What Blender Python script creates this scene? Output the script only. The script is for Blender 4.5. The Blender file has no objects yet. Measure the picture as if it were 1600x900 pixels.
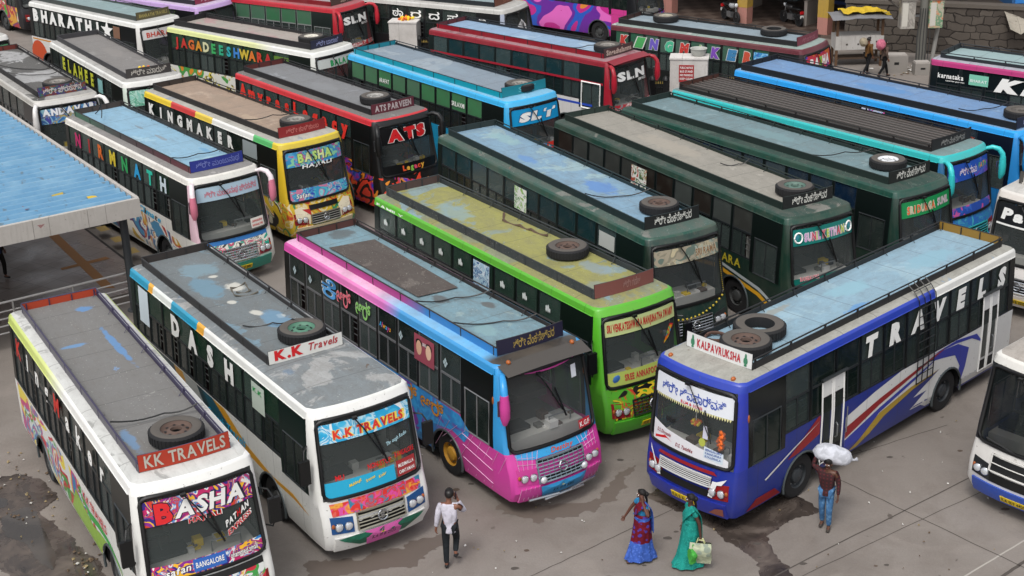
import bpy, bmesh, math, random
from math import sin, cos, pi, radians, sqrt
from mathutils import Vector, Matrix
random.seed(7)
S = bpy.context.scene
COL = S.collection
# ---------------------------------------------------------------- camera
CAM_H, PITCH, FPX, ROLL = 15.74, radians(22.286), 2284.2, radians(-1.586)
cd = bpy.data.cameras.new('camera'); cam = bpy.data.objects.new('camera', cd); COL.objects.link(cam)
cd.sensor_width = 36; cd.lens = 36*FPX/1600; cd.clip_start = .1; cd.clip_end = 600
cam.matrix_world = Matrix.Translation((0, 0, CAM_H)) @ Matrix.Rotation(pi/2-PITCH, 4, 'X') @ Matrix.Rotation(ROLL, 4, 'Z')
S.camera = cam
# ---------------------------------------------------------------- sky, sun, exposure
SUN_EL, SUN_AZ = radians(58), radians(200)      # azimuth clockwise from +Y
w = bpy.data.worlds.new('World'); S.world = w; w.use_nodes = True
nt = w.node_tree; bg = nt.nodes['Background']
sky = nt.nodes.new('ShaderNodeTexSky'); sky.sky_type = 'NISHITA'; sky.sun_disc = False
sky.sun_elevation = SUN_EL; sky.sun_rotation = SUN_AZ; sky.dust_density = 4; sky.air_density = 1.0; sky.ozone_density = 1
hs = nt.nodes.new('ShaderNodeHueSaturation'); hs.inputs['Saturation'].default_value = .22
nt.links.new(sky.outputs[0], hs.inputs['Color']); nt.links.new(hs.outputs[0], bg.inputs['Color'])
bg.inputs['Strength'].default_value = .15
sl = bpy.data.lights.new('sun', 'SUN'); sl.energy = 1.0; sl.angle = radians(14); sl.color = (1, .96, .9)
so = bpy.data.objects.new('sun', sl); COL.objects.link(so)
sd = Vector((sin(SUN_AZ)*cos(SUN_EL), cos(SUN_AZ)*cos(SUN_EL), sin(SUN_EL)))
so.rotation_euler = sd.to_track_quat('Z', 'Y').to_euler(); so.location = sd*80
S.view_settings.view_transform = 'Standard'; S.view_settings.look = 'None'
S.view_settings.exposure = .35; S.view_settings.gamma = 1
S.render.engine = 'CYCLES'
S.cycles.max_bounces = 8; S.cycles.transparent_max_bounces = 12; S.cycles.glossy_bounces = 3; S.cycles.diffuse_bounces = 3
S.cycles.caustics_reflective = False; S.cycles.caustics_refractive = False

def G(px, py, z=0.0):
    "point of the place at height z seen at this spot of the 1600x900 survey photograph"
    u = px-800; v = py-450; c, s = cos(-ROLL), sin(-ROLL)
    u, v = u*c-v*s, u*s+v*c
    D = Vector((u, FPX*cos(PITCH)-v*sin(PITCH), -FPX*sin(PITCH)-v*cos(PITCH)))
    t = (z-CAM_H)/D.z
    return Vector((t*D.x, t*D.y, z))
# ---------------------------------------------------------------- colours and materials
def C(h):
    h = h.lstrip('#'); o = []
    for i in (0, 2, 4):
        c = int(h[i:i+2], 16)/255
        o.append(c/12.92 if c <= .04045 else ((c+.055)/1.055)**2.4)
    return (*o, 1)
def mul(c, k): return (c[0]*k, c[1]*k, c[2]*k, 1)
class NT:
    def __init__(s, name):
        s.m = bpy.data.materials.new(name); s.m.use_nodes = True; s.t = s.m.node_tree
        s.b = s.t.nodes['Principled BSDF']
        s.tc = None
    @classmethod
    def wrap(cls, m):
        s = cls.__new__(cls); s.m = m; s.t = m.node_tree; s.b = s.t.nodes['Principled BSDF']; s.tc = None; return s
    def n(s, typ, **kw):
        nd = s.t.nodes.new('ShaderNode'+typ)
        for k, v in kw.items():
            if k.startswith('_'): setattr(nd, k[1:], v)
            else:
                k = k.replace('0', ' ') if k not in nd.inputs else k
                sk = nd.inputs[int(k[1:])] if k[0] == 'i' and k[1:].isdigit() else nd.inputs[k]
                if isinstance(v, bpy.types.NodeSocket): s.t.links.new(v, sk)
                else: sk.default_value = v
        return nd
    def obj(s):
        if not s.tc: s.tc = s.t.nodes.new('ShaderNodeTexCoord')
        return s.tc.outputs['Object']
    def mapv(s, scale=(1, 1, 1), loc=(0, 0, 0), rot=(0, 0, 0)):
        return s.n('Mapping', Vector=s.obj(), Scale=scale, Location=loc, Rotation=rot).outputs[0]
    def noise(s, sc, det=4, dist=0, vec=None, rough=.5):
        return s.n('TexNoise', Vector=vec or s.obj(), Scale=sc, Detail=det, Distortion=dist, Roughness=rough)
    def ramp(s, fac, stops, interp='LINEAR'):
        r = s.n('ValToRGB', Fac=fac); cr = r.color_ramp; cr.interpolation = interp
        while len(cr.elements) < len(stops): cr.elements.new(.5)
        for e, (p, c) in zip(cr.elements, stops):
            e.position = p; e.color = c if isinstance(c, tuple) else (c, c, c, 1)
        return r.outputs[0]
    def mix(s, f, a, b, typ='MIX'):
        m = s.n('MixRGB', _blend_type=typ)
        for k, v in (('Fac', f), ('Color1', a), ('Color2', b)):
            if isinstance(v, bpy.types.NodeSocket): s.t.links.new(v, m.inputs[k])
            else: m.inputs[k].default_value = v
        return m.outputs[0]
    def math(s, op, a, b=0):
        m = s.n('Math', _operation=op)
        for i, v in enumerate((a, b)):
            if isinstance(v, bpy.types.NodeSocket): s.t.links.new(v, m.inputs[i])
            else: m.inputs[i].default_value = v
        return m.outputs[0]
    def out(s, col, rough=.5, metal=0, spec=.5, bump=None, bstr=.2, bdist=.02):
        for k, v in (('Base Color', col), ('Roughness', rough), ('Metallic', metal), ('Specular IOR Level', spec)):
            if isinstance(v, bpy.types.NodeSocket): s.t.links.new(v, s.b.inputs[k])
            else: s.b.inputs[k].default_value = v
        if bump is not None:
            bn = s.n('Bump', Height=bump, Strength=bstr, Distance=bdist); s.t.links.new(bn.outputs[0], s.b.inputs['Normal'])
        return s.m
MC = {}
DUST = C('#6f655a')
def memo(f):
    def g(*a, **k):
        key = (f.__name__, repr(a), repr(sorted(k.items())))
        if key not in MC: MC[key] = f(*a, **k)
        return MC[key]
    return g
def dirt(t, col, amt, seed=0, rough=.4):
    n1 = t.noise(1.3, 7, 0, t.mapv((1, 1, 1), (seed, seed*2, 0)), .65)
    f1 = t.ramp(n1.outputs['Fac'], [(.42, 0.0), (.75, 1.0)])
    n2 = t.noise(3.0, 5, 0, t.mapv((5, 5, .6), (seed, 0, 0)))
    f2 = t.ramp(n2.outputs['Fac'], [(.5, 0.0), (.8, 1.0)])
    f = t.math('MULTIPLY', t.math('MAXIMUM', f1, f2), amt)
    return t.mix(f, col, DUST), t.math('ADD', t.math('MULTIPLY', f, .5), rough)
@memo
def paint(h, amt=.3, rough=.3, metal=0, seed=0):
    t = NT('paint_'+h.strip('#')); c, r = dirt(t, C(h), amt, seed, rough)
    x = t.n('SeparateXYZ', Vector=t.obj()).outputs[0]          # joints between the body panels
    f = t.math('FRACT', t.math('MULTIPLY', t.math('ADD', x, .8), 1/1.24)); c = t.mix(t.math('MULTIPLY', t.math('LESS_THAN', f, .012), .45), c, C('#2c2a28'))
    c = t.mix(t.ramp(t.noise(11, 3, .8, t.mapv((1, 1, 2.2), (seed, 4, 2))).outputs['Fac'], [(.68, 0.0), (.7, .55)]), c, C('#5d5348'))
    return t.out(c, r, metal)
@memo
def plain(h, rough=.5, metal=0, spec=.5):
    t = NT('plain_'+h.strip('#')); n = t.noise(9, 4)
    c = t.mix(t.math('MULTIPLY', n.outputs['Fac'], .25), C(h), mul(C(h), .7))
    return t.out(c, rough, metal, spec)
@memo
def rampx(stops, L, amt=.3, interp='LINEAR', rough=.35):
    "paint whose colour changes along the bus, stops given from tail (0) to nose (1)"
    t = NT('paint_fade'); x = t.n('SeparateXYZ', Vector=t.obj()).outputs[0]
    f = t.n('MapRange', Value=x); f.inputs[1].default_value = -L; f.inputs[2].default_value = 0
    c = t.ramp(f.outputs[0], [(p, C(h)) for p, h in stops], interp)
    c, r = dirt(t, c, amt, 3, rough)
    return t.out(c, r)
@memo
def graffiti(pal, scale=.8, seed=0, dist=1.6, amt=.15, stretch=(1, 1, 1.2), freq=2.1):
    "airbrushed swirls: bands of a folded noise field, each band one colour of the palette"
    t = NT('graffiti'); v = t.mapv(stretch, (seed*3.7, seed, seed*1.3))
    n = t.noise(scale, 1.5, dist, v)
    f = t.math('FRACT', t.math('MULTIPLY', n.outputs['Fac'], freq))
    k = len(pal)
    c = t.ramp(f, [(i/k, C(h)) for i, h in enumerate(pal)], 'CONSTANT')
    n2 = t.noise(scale*1.7, 2, 1.6, v)
    c2 = t.ramp(t.math('FRACT', t.math('MULTIPLY', n2.outputs['Fac'], freq*1.3)), [(i/k, C(h)) for i, h in enumerate(pal[::-1])], 'EASE')
    m = t.ramp(t.noise(scale*.9, 1, 1, t.mapv(stretch, (9+seed, 1, 4))).outputs['Fac'], [(.5, 0.0), (.52, 1.0)])
    c = t.mix(m, c, c2)
    c, r = dirt(t, c, amt, 2, .3)
    return t.out(c, r)
@memo
def deck(base, patches=(), seed=0, grime=.5, rough=.75):
    "weathered sheet on a bus roof: patches = (colour, cover, scale)"
    t = NT('roof_sheet'); c = C(base)
    for i, (h, cov, sc) in enumerate(patches):
        n = t.noise(sc, 6, .6, t.mapv((1, 1, 1), (seed*7+i*5.1, seed+i, 0)), .62)
        th = 1-cov
        c = t.mix(t.ramp(n.outputs['Fac'], [(max(0, th-.015), 0.0), (min(1, th+.015), 1.0)]), c, C(h))
    n = t.noise(2.2, 9, .3, t.mapv((1, 1.6, 1), (seed, 3, 0)), .72)
    c = t.mix(t.math('MULTIPLY', t.ramp(n.outputs['Fac'], [(.4, 0.0), (.72, 1.0)]), grime), c, C('#6b6760'))
    n3 = t.noise(14, 6, 0, None, .7)
    c = t.mix(t.math('MULTIPLY', t.ramp(n3.outputs['Fac'], [(.52, 0.0), (.7, 1.0)]), grime*.5), c, C('#45423f'))
    x = t.n('SeparateXYZ', Vector=t.obj()).outputs[0]          # lapped joints between the sheets
    f = t.math('FRACT', t.math('MULTIPLY', t.math('ADD', x, t.math('MULTIPLY', n.outputs['Fac'], .03)), 1/1.22)); c = t.mix(t.math('MULTIPLY', t.math('LESS_THAN', f, .022), .42), c, C('#4c4a47'))
    n5 = t.noise(2.6, 6, .2, t.mapv((.5, 6, 1), (seed, 8, 1)), .7); c = t.mix(t.ramp(n5.outputs['Fac'], [(.56, 0.0), (.74, .4)]), c, C('#6e5f53'))
    c = t.n('HueSaturation', Saturation=.8, Value=.88, Color=c).outputs[0]
    n4 = t.noise(30, 2)
    c = t.mix(t.ramp(n4.outputs['Fac'], [(.7, 0.0), (.73, .6)]), c, C('#c9c7c0'))
    return t.out(c, rough, 0, .25, n3.outputs['Fac'], .25, .02)
@memo
def glass(h='#0a1210', alpha=.8, rough=.06):
    t = NT('window_glass')
    n = t.noise(2.5, 5, .4)
    c = t.mix(t.ramp(n.outputs['Fac'], [(.5, 0.0), (.8, .5)]), C(h), C('#4a4c46'))
    rn = t.n('ObjectInfo').outputs['Random']; c = t.mix(t.math('MULTIPLY', t.math('POWER', rn, 1.6), .5), c, C('#5d6866'))
    m = t.out(c, t.math('ADD', t.math('MULTIPLY', n.outputs['Fac'], .2), rough), 0, .6)
    t.b.inputs['Alpha'].default_value = alpha
    return m
@memo
def flat(h, rough=.5, metal=0):
    t = NT('ink'); return t.out(C(h), rough, metal)
# ---------------------------------------------------------------- mesh builder
class MB:
    def __init__(s): s.v = []; s.f = []; s.m = []; s.mats = []
    def mi(s, m):
        if m not in s.mats: s.mats.append(m)
        return s.mats.index(m)
    def add(s, vs, fs, m):
        o = len(s.v); k = s.mi(m); s.v += [tuple(p) for p in vs]
        for f in fs: s.f.append([i+o for i in f]); s.m.append(k)
    def box(s, x0, x1, y0, y1, z0, z1, m, M=None):
        vs = [Vector((x, y, z)) for z in (z0, z1) for y in (y0, y1) for x in (x0, x1)]
        if M: vs = [M @ p for p in vs]
        s.add(vs, [(0, 2, 3, 1), (4, 5, 7, 6), (0, 1, 5, 4), (2, 6, 7, 3), (0, 4, 6, 2), (1, 3, 7, 5)], m)
    def tube(s, path, r, m, n=6, closed=False, cap=True, flat=1):
        P = [Vector(p) for p in path]; k = len(P); vs = []; up = Vector((0, 0, 1))
        for i, p in enumerate(P):
            a = P[(i-1) % k] if (closed or i > 0) else p; b = P[(i+1) % k] if (closed or i < k-1) else p
            t = (b-a).normalized()
            u = up if abs(t.dot(up)) < .95 else Vector((1, 0, 0))
            e = t.cross(u).normalized(); q = e.cross(t)
            rr = r[i] if isinstance(r, (list, tuple)) else r
            for j in range(n):
                an = 2*pi*j/n; vs.append(p+e*cos(an)*rr+q*sin(an)*rr*flat)
        fs = []
        for i in range(k if closed else k-1):
            for j in range(n):
                a = i*n+j; b = i*n+(j+1) % n; c = ((i+1) % k)*n+(j+1) % n; d = ((i+1) % k)*n+j
                fs.append((a, b, c, d))
        if cap and not closed: fs += [tuple(range(n))[::-1], tuple((k-1)*n+j for j in range(n))]
        s.add(vs, fs, m)
    def lathe(s, prof, m, n=24, M=None, mats=None):
        "profile (radius, height) revolved about z"
        vs = [Vector((r*cos(2*pi*j/n), r*sin(2*pi*j/n), z)) for r, z in prof for j in range(n)]
        if M: vs = [M @ p for p in vs]
        for i in range(len(prof)-1):
            fs = [(i*n+j, i*n+(j+1) % n, (i+1)*n+(j+1) % n, (i+1)*n+j) for j in range(n)]
            o = len(s.v)
            if i == 0: base = o; s.v += [tuple(p) for p in vs]
            k = s.mi(mats[i] if mats else m)
            for f in fs: s.f.append([q+base for q in f]); s.m.append(k)
    def grid(s, rows, m, closed=False):
        n = len(rows[0]); vs = [p for r in rows for p in r]; fs = []
        for i in range(len(rows)-1):
            for j in range(n if closed else n-1):
                fs.append((i*n+j, i*n+(j+1) % n, (i+1)*n+(j+1) % n, (i+1)*n+j))
        s.add(vs, fs, m)
    def sphere(s, c, r, m, nu=10, nv=6):
        c = Vector(c); r = r if isinstance(r, (tuple, list)) else (r, r, r); rows = []
        for i in range(nv+1):
            th = pi*i/nv
            rows.append([c+Vector((r[0]*sin(th)*cos(2*pi*j/nu), r[1]*sin(th)*sin(2*pi*j/nu), -r[2]*cos(th))) for j in range(nu)])
        s.grid(rows, m, True)
    def build(s, name, parent=None, smooth=False, loc=None):
        me = bpy.data.meshes.new(name); me.from_pydata(s.v, [], s.f); me.update()
        for m in s.mats: me.materials.append(m)
        me.polygons.foreach_set('material_index', s.m)
        if smooth:
            me.polygons.foreach_set('use_smooth', [True]*len(s.f))
            try: me.set_sharp_from_angle(angle=radians(smooth if smooth > 1 else 40))
            except Exception: pass
        o = bpy.data.objects.new(name, me); COL.objects.link(o)
        if parent: o.parent = parent
        if loc: o.location = loc
        return o
def tag(o, label=None, cat=None, group=None, kind=None):
    for k, v in (('label', label), ('category', cat), ('group', group), ('kind', kind)):
        if v: o[k] = v
    return o
def empty(name, loc=(0, 0, 0), rz=0):
    o = bpy.data.objects.new(name, None); COL.objects.link(o); o.location = loc; o.rotation_euler = (0, 0, rz); o.empty_display_size = .2
    return o
def inst(src, parent, loc=(0, 0, 0), rot=(0, 0, 0), name=None):
    o = src.copy(); COL.objects.link(o); o.parent = parent; o.location = loc; o.rotation_euler = rot
    return o
# ---------------------------------------------------------------- lettering
GC = {}
def glyph(ch, bold):
    k = (ch, bold)
    if k not in GC:
        cu = bpy.data.curves.new('glyph', 'FONT'); cu.body = ch; cu.offset = bold; cu.resolution_u = 2
        ob = bpy.data.objects.new('glyph', cu); me = ob.to_mesh()
        vs = [(v.co.x, v.co.y) for v in me.vertices]; fs = [tuple(p.vertices) for p in me.polygons]
        ob.to_mesh_clear(); bpy.data.objects.remove(ob); bpy.data.curves.remove(cu)
        x0 = min((v[0] for v in vs), default=0); x1 = max((v[0] for v in vs), default=.3)
        GC[k] = ([(x-x0, y) for x, y in vs], fs, x1-x0)
    return GC[k]
def is_kan(t): return any(0x900 < ord(c) < 0x1000 for c in t)
def layout(t, bold=.02, gap=.09, shear=0.0, spread=None):
    "list of (verts, faces, index) in units where a capital is 1 high"
    out = []; x = 0
    if is_kan(t):
        vs, fs, wd = glyph(t, min(bold, .012)); out.append(([(a/.72, b/.72) for a, b in vs], fs, 0)); x = wd/.72
        return out, x
    for i, ch in enumerate(t):
        if ch == ' ': x += .42; continue
        vs, fs, wd = glyph(ch, bold)
        out.append(([(x+a/.72+b/.72*shear, b/.72) for a, b in vs], fs, i)); x += wd/.72+gap
    return out, x-gap
def text(mb, t, mp, u0, u1, v, h, mats, bold=.02, shear=0.0, spread=False, outline=None, gap=.09, ob=.035, arc=0, slope=0):
    "letters between u0 and u1 with baseline v and cap height h; mp(u, v, off) puts them on a surface"
    if not isinstance(mats, (list, tuple)): mats = [mats]
    for layer in ((1, 0) if outline else (0,)):
        L, wd = layout(t, bold, gap, shear)
        if layer: Lo, _ = layout(t, bold+ob, gap-2*ob/.72, shear)
        use = Lo if layer else L
        n = len(use)
        for q, (vs, fs, i) in enumerate(use):
            m = outline if layer else mats[i % len(mats)]
            if spread:
                xs = [a for a, _ in L[q][0]]; c = (min(xs)+max(xs))/2; xo = [a for a, _ in vs]; c2 = (min(xo)+max(xo))/2
                uc = u0+(u1-u0)*(q+.5)/n; f = lambda a: uc+(a-c2)*h*spread
            else:
                sx = (u1-u0)/wd; off = ob/.72 if layer else 0; f = lambda a: u0+(a-off)*sx
            pts = []
            for a, b in vs:
                u = f(a); g = (u-(u0+u1)/2)/max(1e-6, abs(u1-u0)/2)
                pts.append(mp(u, v+b*h+arc*(1-g*g)+slope*(u-u0), .001 if layer else .005))
            mb.add(pts, fs, m)
# ---------------------------------------------------------------- the bus
ZH = [(.3, 1.12), (.6, 1.19), (1.72, 1.19), (3.06, 1.125), (3.19, 1.10), (4, 1.09)]
ZF = [(.3, -.10), (.6, 0), (1.0, 0), (1.25, -.02), (1.42, -.035), (3.06, -.13), (3.19, -.18), (4, -.3)]
def lin(T, z):
    for (a, p), (b, q) in zip(T, T[1:]):
        if z <= b: return p+(q-p)*max(0, (z-a)/(b-a))
    return T[-1][1]
hw = lambda z: lin(ZH, z)
RAKE = [1.0]
ZD = [(.3, .2), (.6, .25), (1.0, .21), (1.42, .11), (2.2, .0), (3.06, -.06), (3.19, -.08), (4, -.08)]
fx = lambda z: lin(ZF, z)+RAKE[0]*lin(ZD, z)
bow = lambda y: .15*(abs(y)/1.1)**2.2
ROWS = [.36, .6, 1.0, 1.25, 1.42, 1.72, 2.42, 3.06, 3.19]
FY = [-1.07, -.88, -.67, -.44, -.21, 0, .21, .44, .67, .88, 1.07]
WX = (-2.25, -7.4)
RW = .83
def mapF(u, v, off=0): return (fx(v)-bow(u)+.012+off, u, v)
def mapR(u, v, off=0): return (u, -(hw(v)+.003+off), v)
def mapL(u, v, off=0): return (-u, hw(v)+.003+off, v)
RUB = flat('#0b0b0c', .5); BLACK = plain('#0d0e0f', .45); DARK = plain('#151517', .7); TYRE = plain('#18181a', .8)
CHROME = plain('#b9bcc0', .18, .9); LAMP = plain('#d9dde2', .08, .35); WHITE = flat('#e9e9e6'); RED = flat('#c5161d'); YEL = flat('#e9c81e')
ORANGE = flat('#d9641c'); CYAN = flat('#25a9d8'); GREEN = flat('#1f9a4a'); BLUE = flat('#2347b5'); PINK = flat('#e0569d'); NAVY = flat('#1c2358')
AMBER = plain('#a85a26', .3); FRAME = plain('#3a3d3e', .4, .3); FRAMED = plain('#2a2e30', .35, .2); STEEL = plain('#8d9092', .35, .7)
RUST = plain('#5c4a42', .85); GRANGE = plain('#51585a', .5, .4)
class MeshCache(dict): pass
CACHE = MeshCache()
def wheel_proto(rimmat):
    k = ('wheel', rimmat.name)
    if k not in CACHE:
        a = MB(); M = Matrix.Rotation(pi/2, 4, 'X')
        a.lathe([(.27, .13), (.36, .145), (.46, .135), (.495, .1), (.5, 0), (.495, -.1), (.46, -.135), (.3, -.13)], TYRE, 28, M)
        b = MB()
        b.lathe([(.275, .13), (.265, .06), (.2, .03), (.17, .05), (.15, .12), (.1, .14), (.001, .145)], rimmat, 20, M)
        for i in range(8):
            an = 2*pi*i/8; b.lathe([(.018, .03), (.018, .07), (.001, .075)], STEEL, 6, M @ Matrix.Translation((.21*cos(an), .21*sin(an), 0)))
        CACHE[k] = (a, b)
    return CACHE[k]
def rimmed(a, name, parent):
    return a.build(name, parent, 30)
def tyre_thing(x, y, z, rim, label, rot=0, tilt=0, r=.5, bare=False, group='spare tyres lying on bus roofs'):
    root = empty('spare_tyre', (x, y, z), rot); root.rotation_euler[0] = tilt
    tag(root, label, 'tyre', group)
    key = ('sp', bare)
    if key not in CACHE:
        a = MB(); h = .26
        prof = [(.29, .02), (.37, 0), (.46, .01), (.5, .05), (.505, .13), (.5, .21), (.46, .25), (.37, h), (.29, .24), (.28, .13), (.29, .02)]
        a.lathe(prof, TYRE, 36, mats=[GREYT, GREYT, TYRE, TYRE, TYRE, TYRE, GREYT, GREYT, TYRE, TYRE])
        for i in range(40):                      # tread blocks
            an = 2*pi*i/40; M = Matrix.Rotation(an, 4, 'Z')
            a.box(.5, .512, -.022, .022, .05, .21, TYRE, M)
        CACHE[key] = a.build('tread', None, 40).data
        bpy.data.objects.remove(bpy.data.objects[-1] if False else [o for o in bpy.data.objects if o.data == CACHE[key]][0])
    o = bpy.data.objects.new('tread', CACHE[key]); COL.objects.link(o); o.parent = root; o.scale = (r/.505,)*2+(1,)
    if not bare:
        k = ('rim', rim.name)
        if k not in CACHE:
            b = MB()
            b.lathe([(.285, .235), (.27, .2), (.235, .17), (.2, .175), (.16, .20), (.11, .21), (.1, .15), (.095, .03)], rim, 28, mats=[rim]*6+[BLACK])
            for i in range(8):
                an = 2*pi*i/8; b.lathe([(.03, .195), (.001, .196)], BLACK, 8, Matrix.Translation((.2*cos(an), .2*sin(an), 0)))
            ob = b.build('rim', None, 40); CACHE[k] = ob.data; bpy.data.objects.remove(ob)
        o = bpy.data.objects.new('rim', CACHE[k]); COL.objects.link(o); o.parent = root; o.scale = (r/.505,)*2+(1,)
    return root
GREYT = plain('#55504b', .9)
SEATM = plain('#3b2a2c', .8); DASH = plain('#c9c8c2', .6); INNER = plain('#6f6e6a', .8)

class Bus:
    def __init__(b, n, x, y, a, L, label, **k):
        b.L = L; b.k = k; g = k.get
        b.root = empty('bus', (x, y, 0), radians(a)); tag(b.root, label, 'bus', 'coaches parked in the bus stand')
        b.M = Matrix.Translation((x, y, 0)) @ Matrix.Rotation(radians(a), 4, 'Z')
        b.low = k['low']; b.band = g('band', BLACK); b.strip = k['strip']; b.face = g('face', b.low); b.head = g('head', b.strip)
        b.pill = g('pillar', b.band); b.roofm = k['roof']; b.deckm = k['deck']; b.rear = g('rearm', b.low)
        b.body(); b.roof()
        if g('rack', True): b.rack()
        b.front(); b.wheels()
        if g('tape', None): pass
    def P(b, mb, name, smooth=False): return mb.build(name, b.root, smooth)
    # body shell -------------------------------------------------
    def body(b):
        L = b.L; xf = -1.62; xr = -L+.32; n = b.k.get('bays') or round((xf-xr)/.9); b.n = n
        pw = (xf-xr)/n; b.pw = pw; b.xf = xf; b.xr = xr; pil = b.k.get('pil', .035)
        bays = [(xr+i*pw+pil, xr+(i+1)*pw-pil) for i in range(n)]; b.bays = bays
        drv = (-1.52, -.6); RAKE[0] = b.k.get('rake', 1.0)
        xs = {round(-L+.12, 4), -.46}
        for p, q in bays+[drv]: xs |= {round(p, 4), round(q, 4)}
        wx = [WX[0], min(WX[1], -L+2.6) if L < 9.8 else WX[1]-(L-10)*.6]; b.wx = wx; R = .6
        for c in wx:
            for t in (-1, -.97, -.87, -.7, -.45, -.15, .15, .45, .7, .87, .97, 1): xs.add(round(c+t*R, 4))
        xs = sorted(xs); b.xs = xs
        cols = [('s', -1, x) for x in xs]+[('c', -1, t) for t in (.33, .66)]+[('f', 0, y) for y in FY]+[('c', 1, t) for t in (.66, .33)]
        cols += [('s', 1, x) for x in xs[::-1]]+[('r', 0, y) for y in (1.0, .5, 0, -.5, -1.0)]
        b.cols = cols
        def arch(x):
            for c in wx:
                if abs(x-c) < R: return max(.36, .48+sqrt(R*R-(x-c)**2)*1.0) if abs(x-c) < R*.999 else .36
            return .36
        def pos(c, z, d=0.0):
            kd, s, p = c; h = hw(z)
            if kd == 's':
                if d: p = max(-L+d, min(p, fx(z)-bow(1.07)-.15-d*1.05))
                if z < 1.25:
                    zb = arch(p); z = zb+(z-.36)/(1.25-.36)*(1.25-zb); h = hw(z)
                return Vector((p, s*(h-d), z))
            if kd == 'f':
                y = p*h/1.175; y -= math.copysign(min(d, abs(y)), y) if y else 0
                return Vector((fx(z)-bow(y)-d*1.1, y, z))
            if kd == 'r': return Vector((-L+d, p*(h-d)/1.175, z))
            xe = fx(z)-bow(1.07)-.15; th = p*pi/2
            k = max(0, 1-d/.15); return Vector((xe+.15*sin(th)*k-d*1.05*(1 if d else 0), s*(h-.115*k+.115*cos(th)*k-d-(.0 if k else 0)), z))
        b.pos = pos
        mb = MB(); rows = [[pos(c, z) for c in cols] for z in ROWS]; nc = len(cols)
        vs = [p for r in rows for p in r]; mats = [b.low, b.band, b.strip, b.face, b.head, b.pill, b.rear]
        for m in mats: mb.mi(m)
        mb.v = [tuple(p) for p in vs]
        for i in range(len(ROWS)-1):
            zc = (ROWS[i]+ROWS[i+1])/2
            for j in range(nc):
                a, c = cols[j], cols[(j+1) % nc]; kd = 'f' if a[0] == 'f' and c[0] == 'f' else 's' if a[0] == c[0] == 's' and a[1] == c[1] else 'r' if 'r' in (a[0], c[0]) else 'c'
                m = b.low
                if kd == 's':
                    xc = (a[2]+c[2])/2; win = any(p-.001 < xc < q+.001 for p, q in bays)
                    if 1.72 < zc < 3.06 and win: continue
                    if 1.42 < zc < 2.42 and drv[0] < xc < drv[1]: continue
                    if zc < .6 and any(abs(xc-w_) < R*.99 for w_ in wx) and False: continue
                    m = b.strip if zc > 3.06 else b.band if zc > 1.72 else b.low
                    if xc > -1.6 and zc > 1.42 and zc < 3.06: m = b.band
                elif kd == 'f':
                    if 1.42 < zc < 3.06: continue
                    m = b.head if zc > 3.06 else b.face
                elif kd == 'c': m = b.head if zc > 3.06 else b.pill if zc > 1.42 else b.face
                else: m = b.strip if zc > 3.06 else b.band if zc > 1.72 else b.rear
                mb.f.append([i*nc+j, i*nc+(j+1) % nc, (i+1)*nc+(j+1) % nc, (i+1)*nc+j]); mb.m.append(mb.mi(m))
        b.P(mb, 'body', 35)
        for c in wx:
            for s in (-1, 1):
                m = MB(); m.tube([(c+.6*cos(t*pi/14), s*(hw(1)+.004), .48+.6*sin(t*pi/14)) for t in range(-1, 16)], .028, b.k.get('lip', GRANGE), 5); b.P(m, 'wheel_arch', 60)
        # underframe, floor and seats
        u = MB(); u.box(-L+.15, -.35, -.8, .8, .32, .62, DARK)
        for s in (-1, 1):
            edges = [-L+.2]+[e for c in sorted(wx) for e in (c-.62, c+.62)]+[-.5]
            for i in range(0, len(edges), 2): u.box(edges[i], edges[i+1], min(s*.8, s*1.12), max(s*.8, s*1.12), .4, .9, DARK)
            for c in wx: u.box(c-.62, c+.62, min(s*.7, s*1.14), max(s*.7, s*1.14), 1.1, 1.13, DARK)
        u.box(-L+.1, -.4, -1.14, 1.14, 1.13, 1.2, INNER)
        b.P(u, 'chassis')
        st = MB()
        for i in range(n):
            xm = bays[i][0]+.2
            for y in (-.72, .72): st.box(xm, xm+.12, y-.4, y+.4, 1.3, 2.2, SEATM); st.box(xm, xm+.5, y-.4, y+.4, 1.45, 1.62, SEATM)
        b.P(st, 'seat_rows')
        cab = MB()
        cab.box(-.95, -.32, -1.0, 1.0, 1.2, 1.5, DASH); cab.box(-1.0, -.6, -.95, -.15, 1.5, 1.58, DARK)
        cab.box(-1.9, -1.86, -1.1, -.2, 1.2, 2.3, INNER)
        for i in range(7):
            x, y = random.uniform(-.85, -.4), random.uniform(-.2, .95); r_ = random.uniform(.04, .11); cab.box(x-r_, x+r_, y-r_, y+r_, 1.5, 1.5+random.uniform(.03, .16), random.choice((WHITE, DASH, DARK, RUST, YEL, INNER)))
        cab.tube([(-.42, .2, 1.5), (-.42, .2, 1.72), (-.42, .75, 1.72), (-.42, .75, 1.5)], .018, STEEL, 5)
        b.P(cab, 'dashboard')
        ds = MB(); ds.box(-1.7, -1.2, -.85, -.35, 1.4, 1.6, SEATM); ds.box(-1.78, -1.62, -.85, -.35, 1.5, 2.2, SEATM); b.P(ds, 'driver_seat')
        sw = MB(); Mx = Matrix.Translation((-1.0, -.6, 1.78)) @ Matrix.Rotation(radians(-35), 4, 'Y')
        sw.tube([Mx @ Vector((.24*cos(t*pi/8), .24*sin(t*pi/8), 0)) for t in range(16)], .018, BLACK, 5, True); sw.tube([Mx @ Vector((0, 0, 0)), (-.8, -.6, 1.5)], .03, BLACK, 5); sw.tube([Mx @ Vector((0, -.24, 0)), Mx @ Vector((0, .24, 0))], .015, BLACK, 4)
        b.P(sw, 'steering_wheel')
        # side windows, one mesh per bay
        gl = b.k.get('glass', glass()); up = b.k.get('upper', gl); fr = b.k.get('wframe', FRAME); w = bays[0][1]-bays[0][0]
        protos = []
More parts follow.
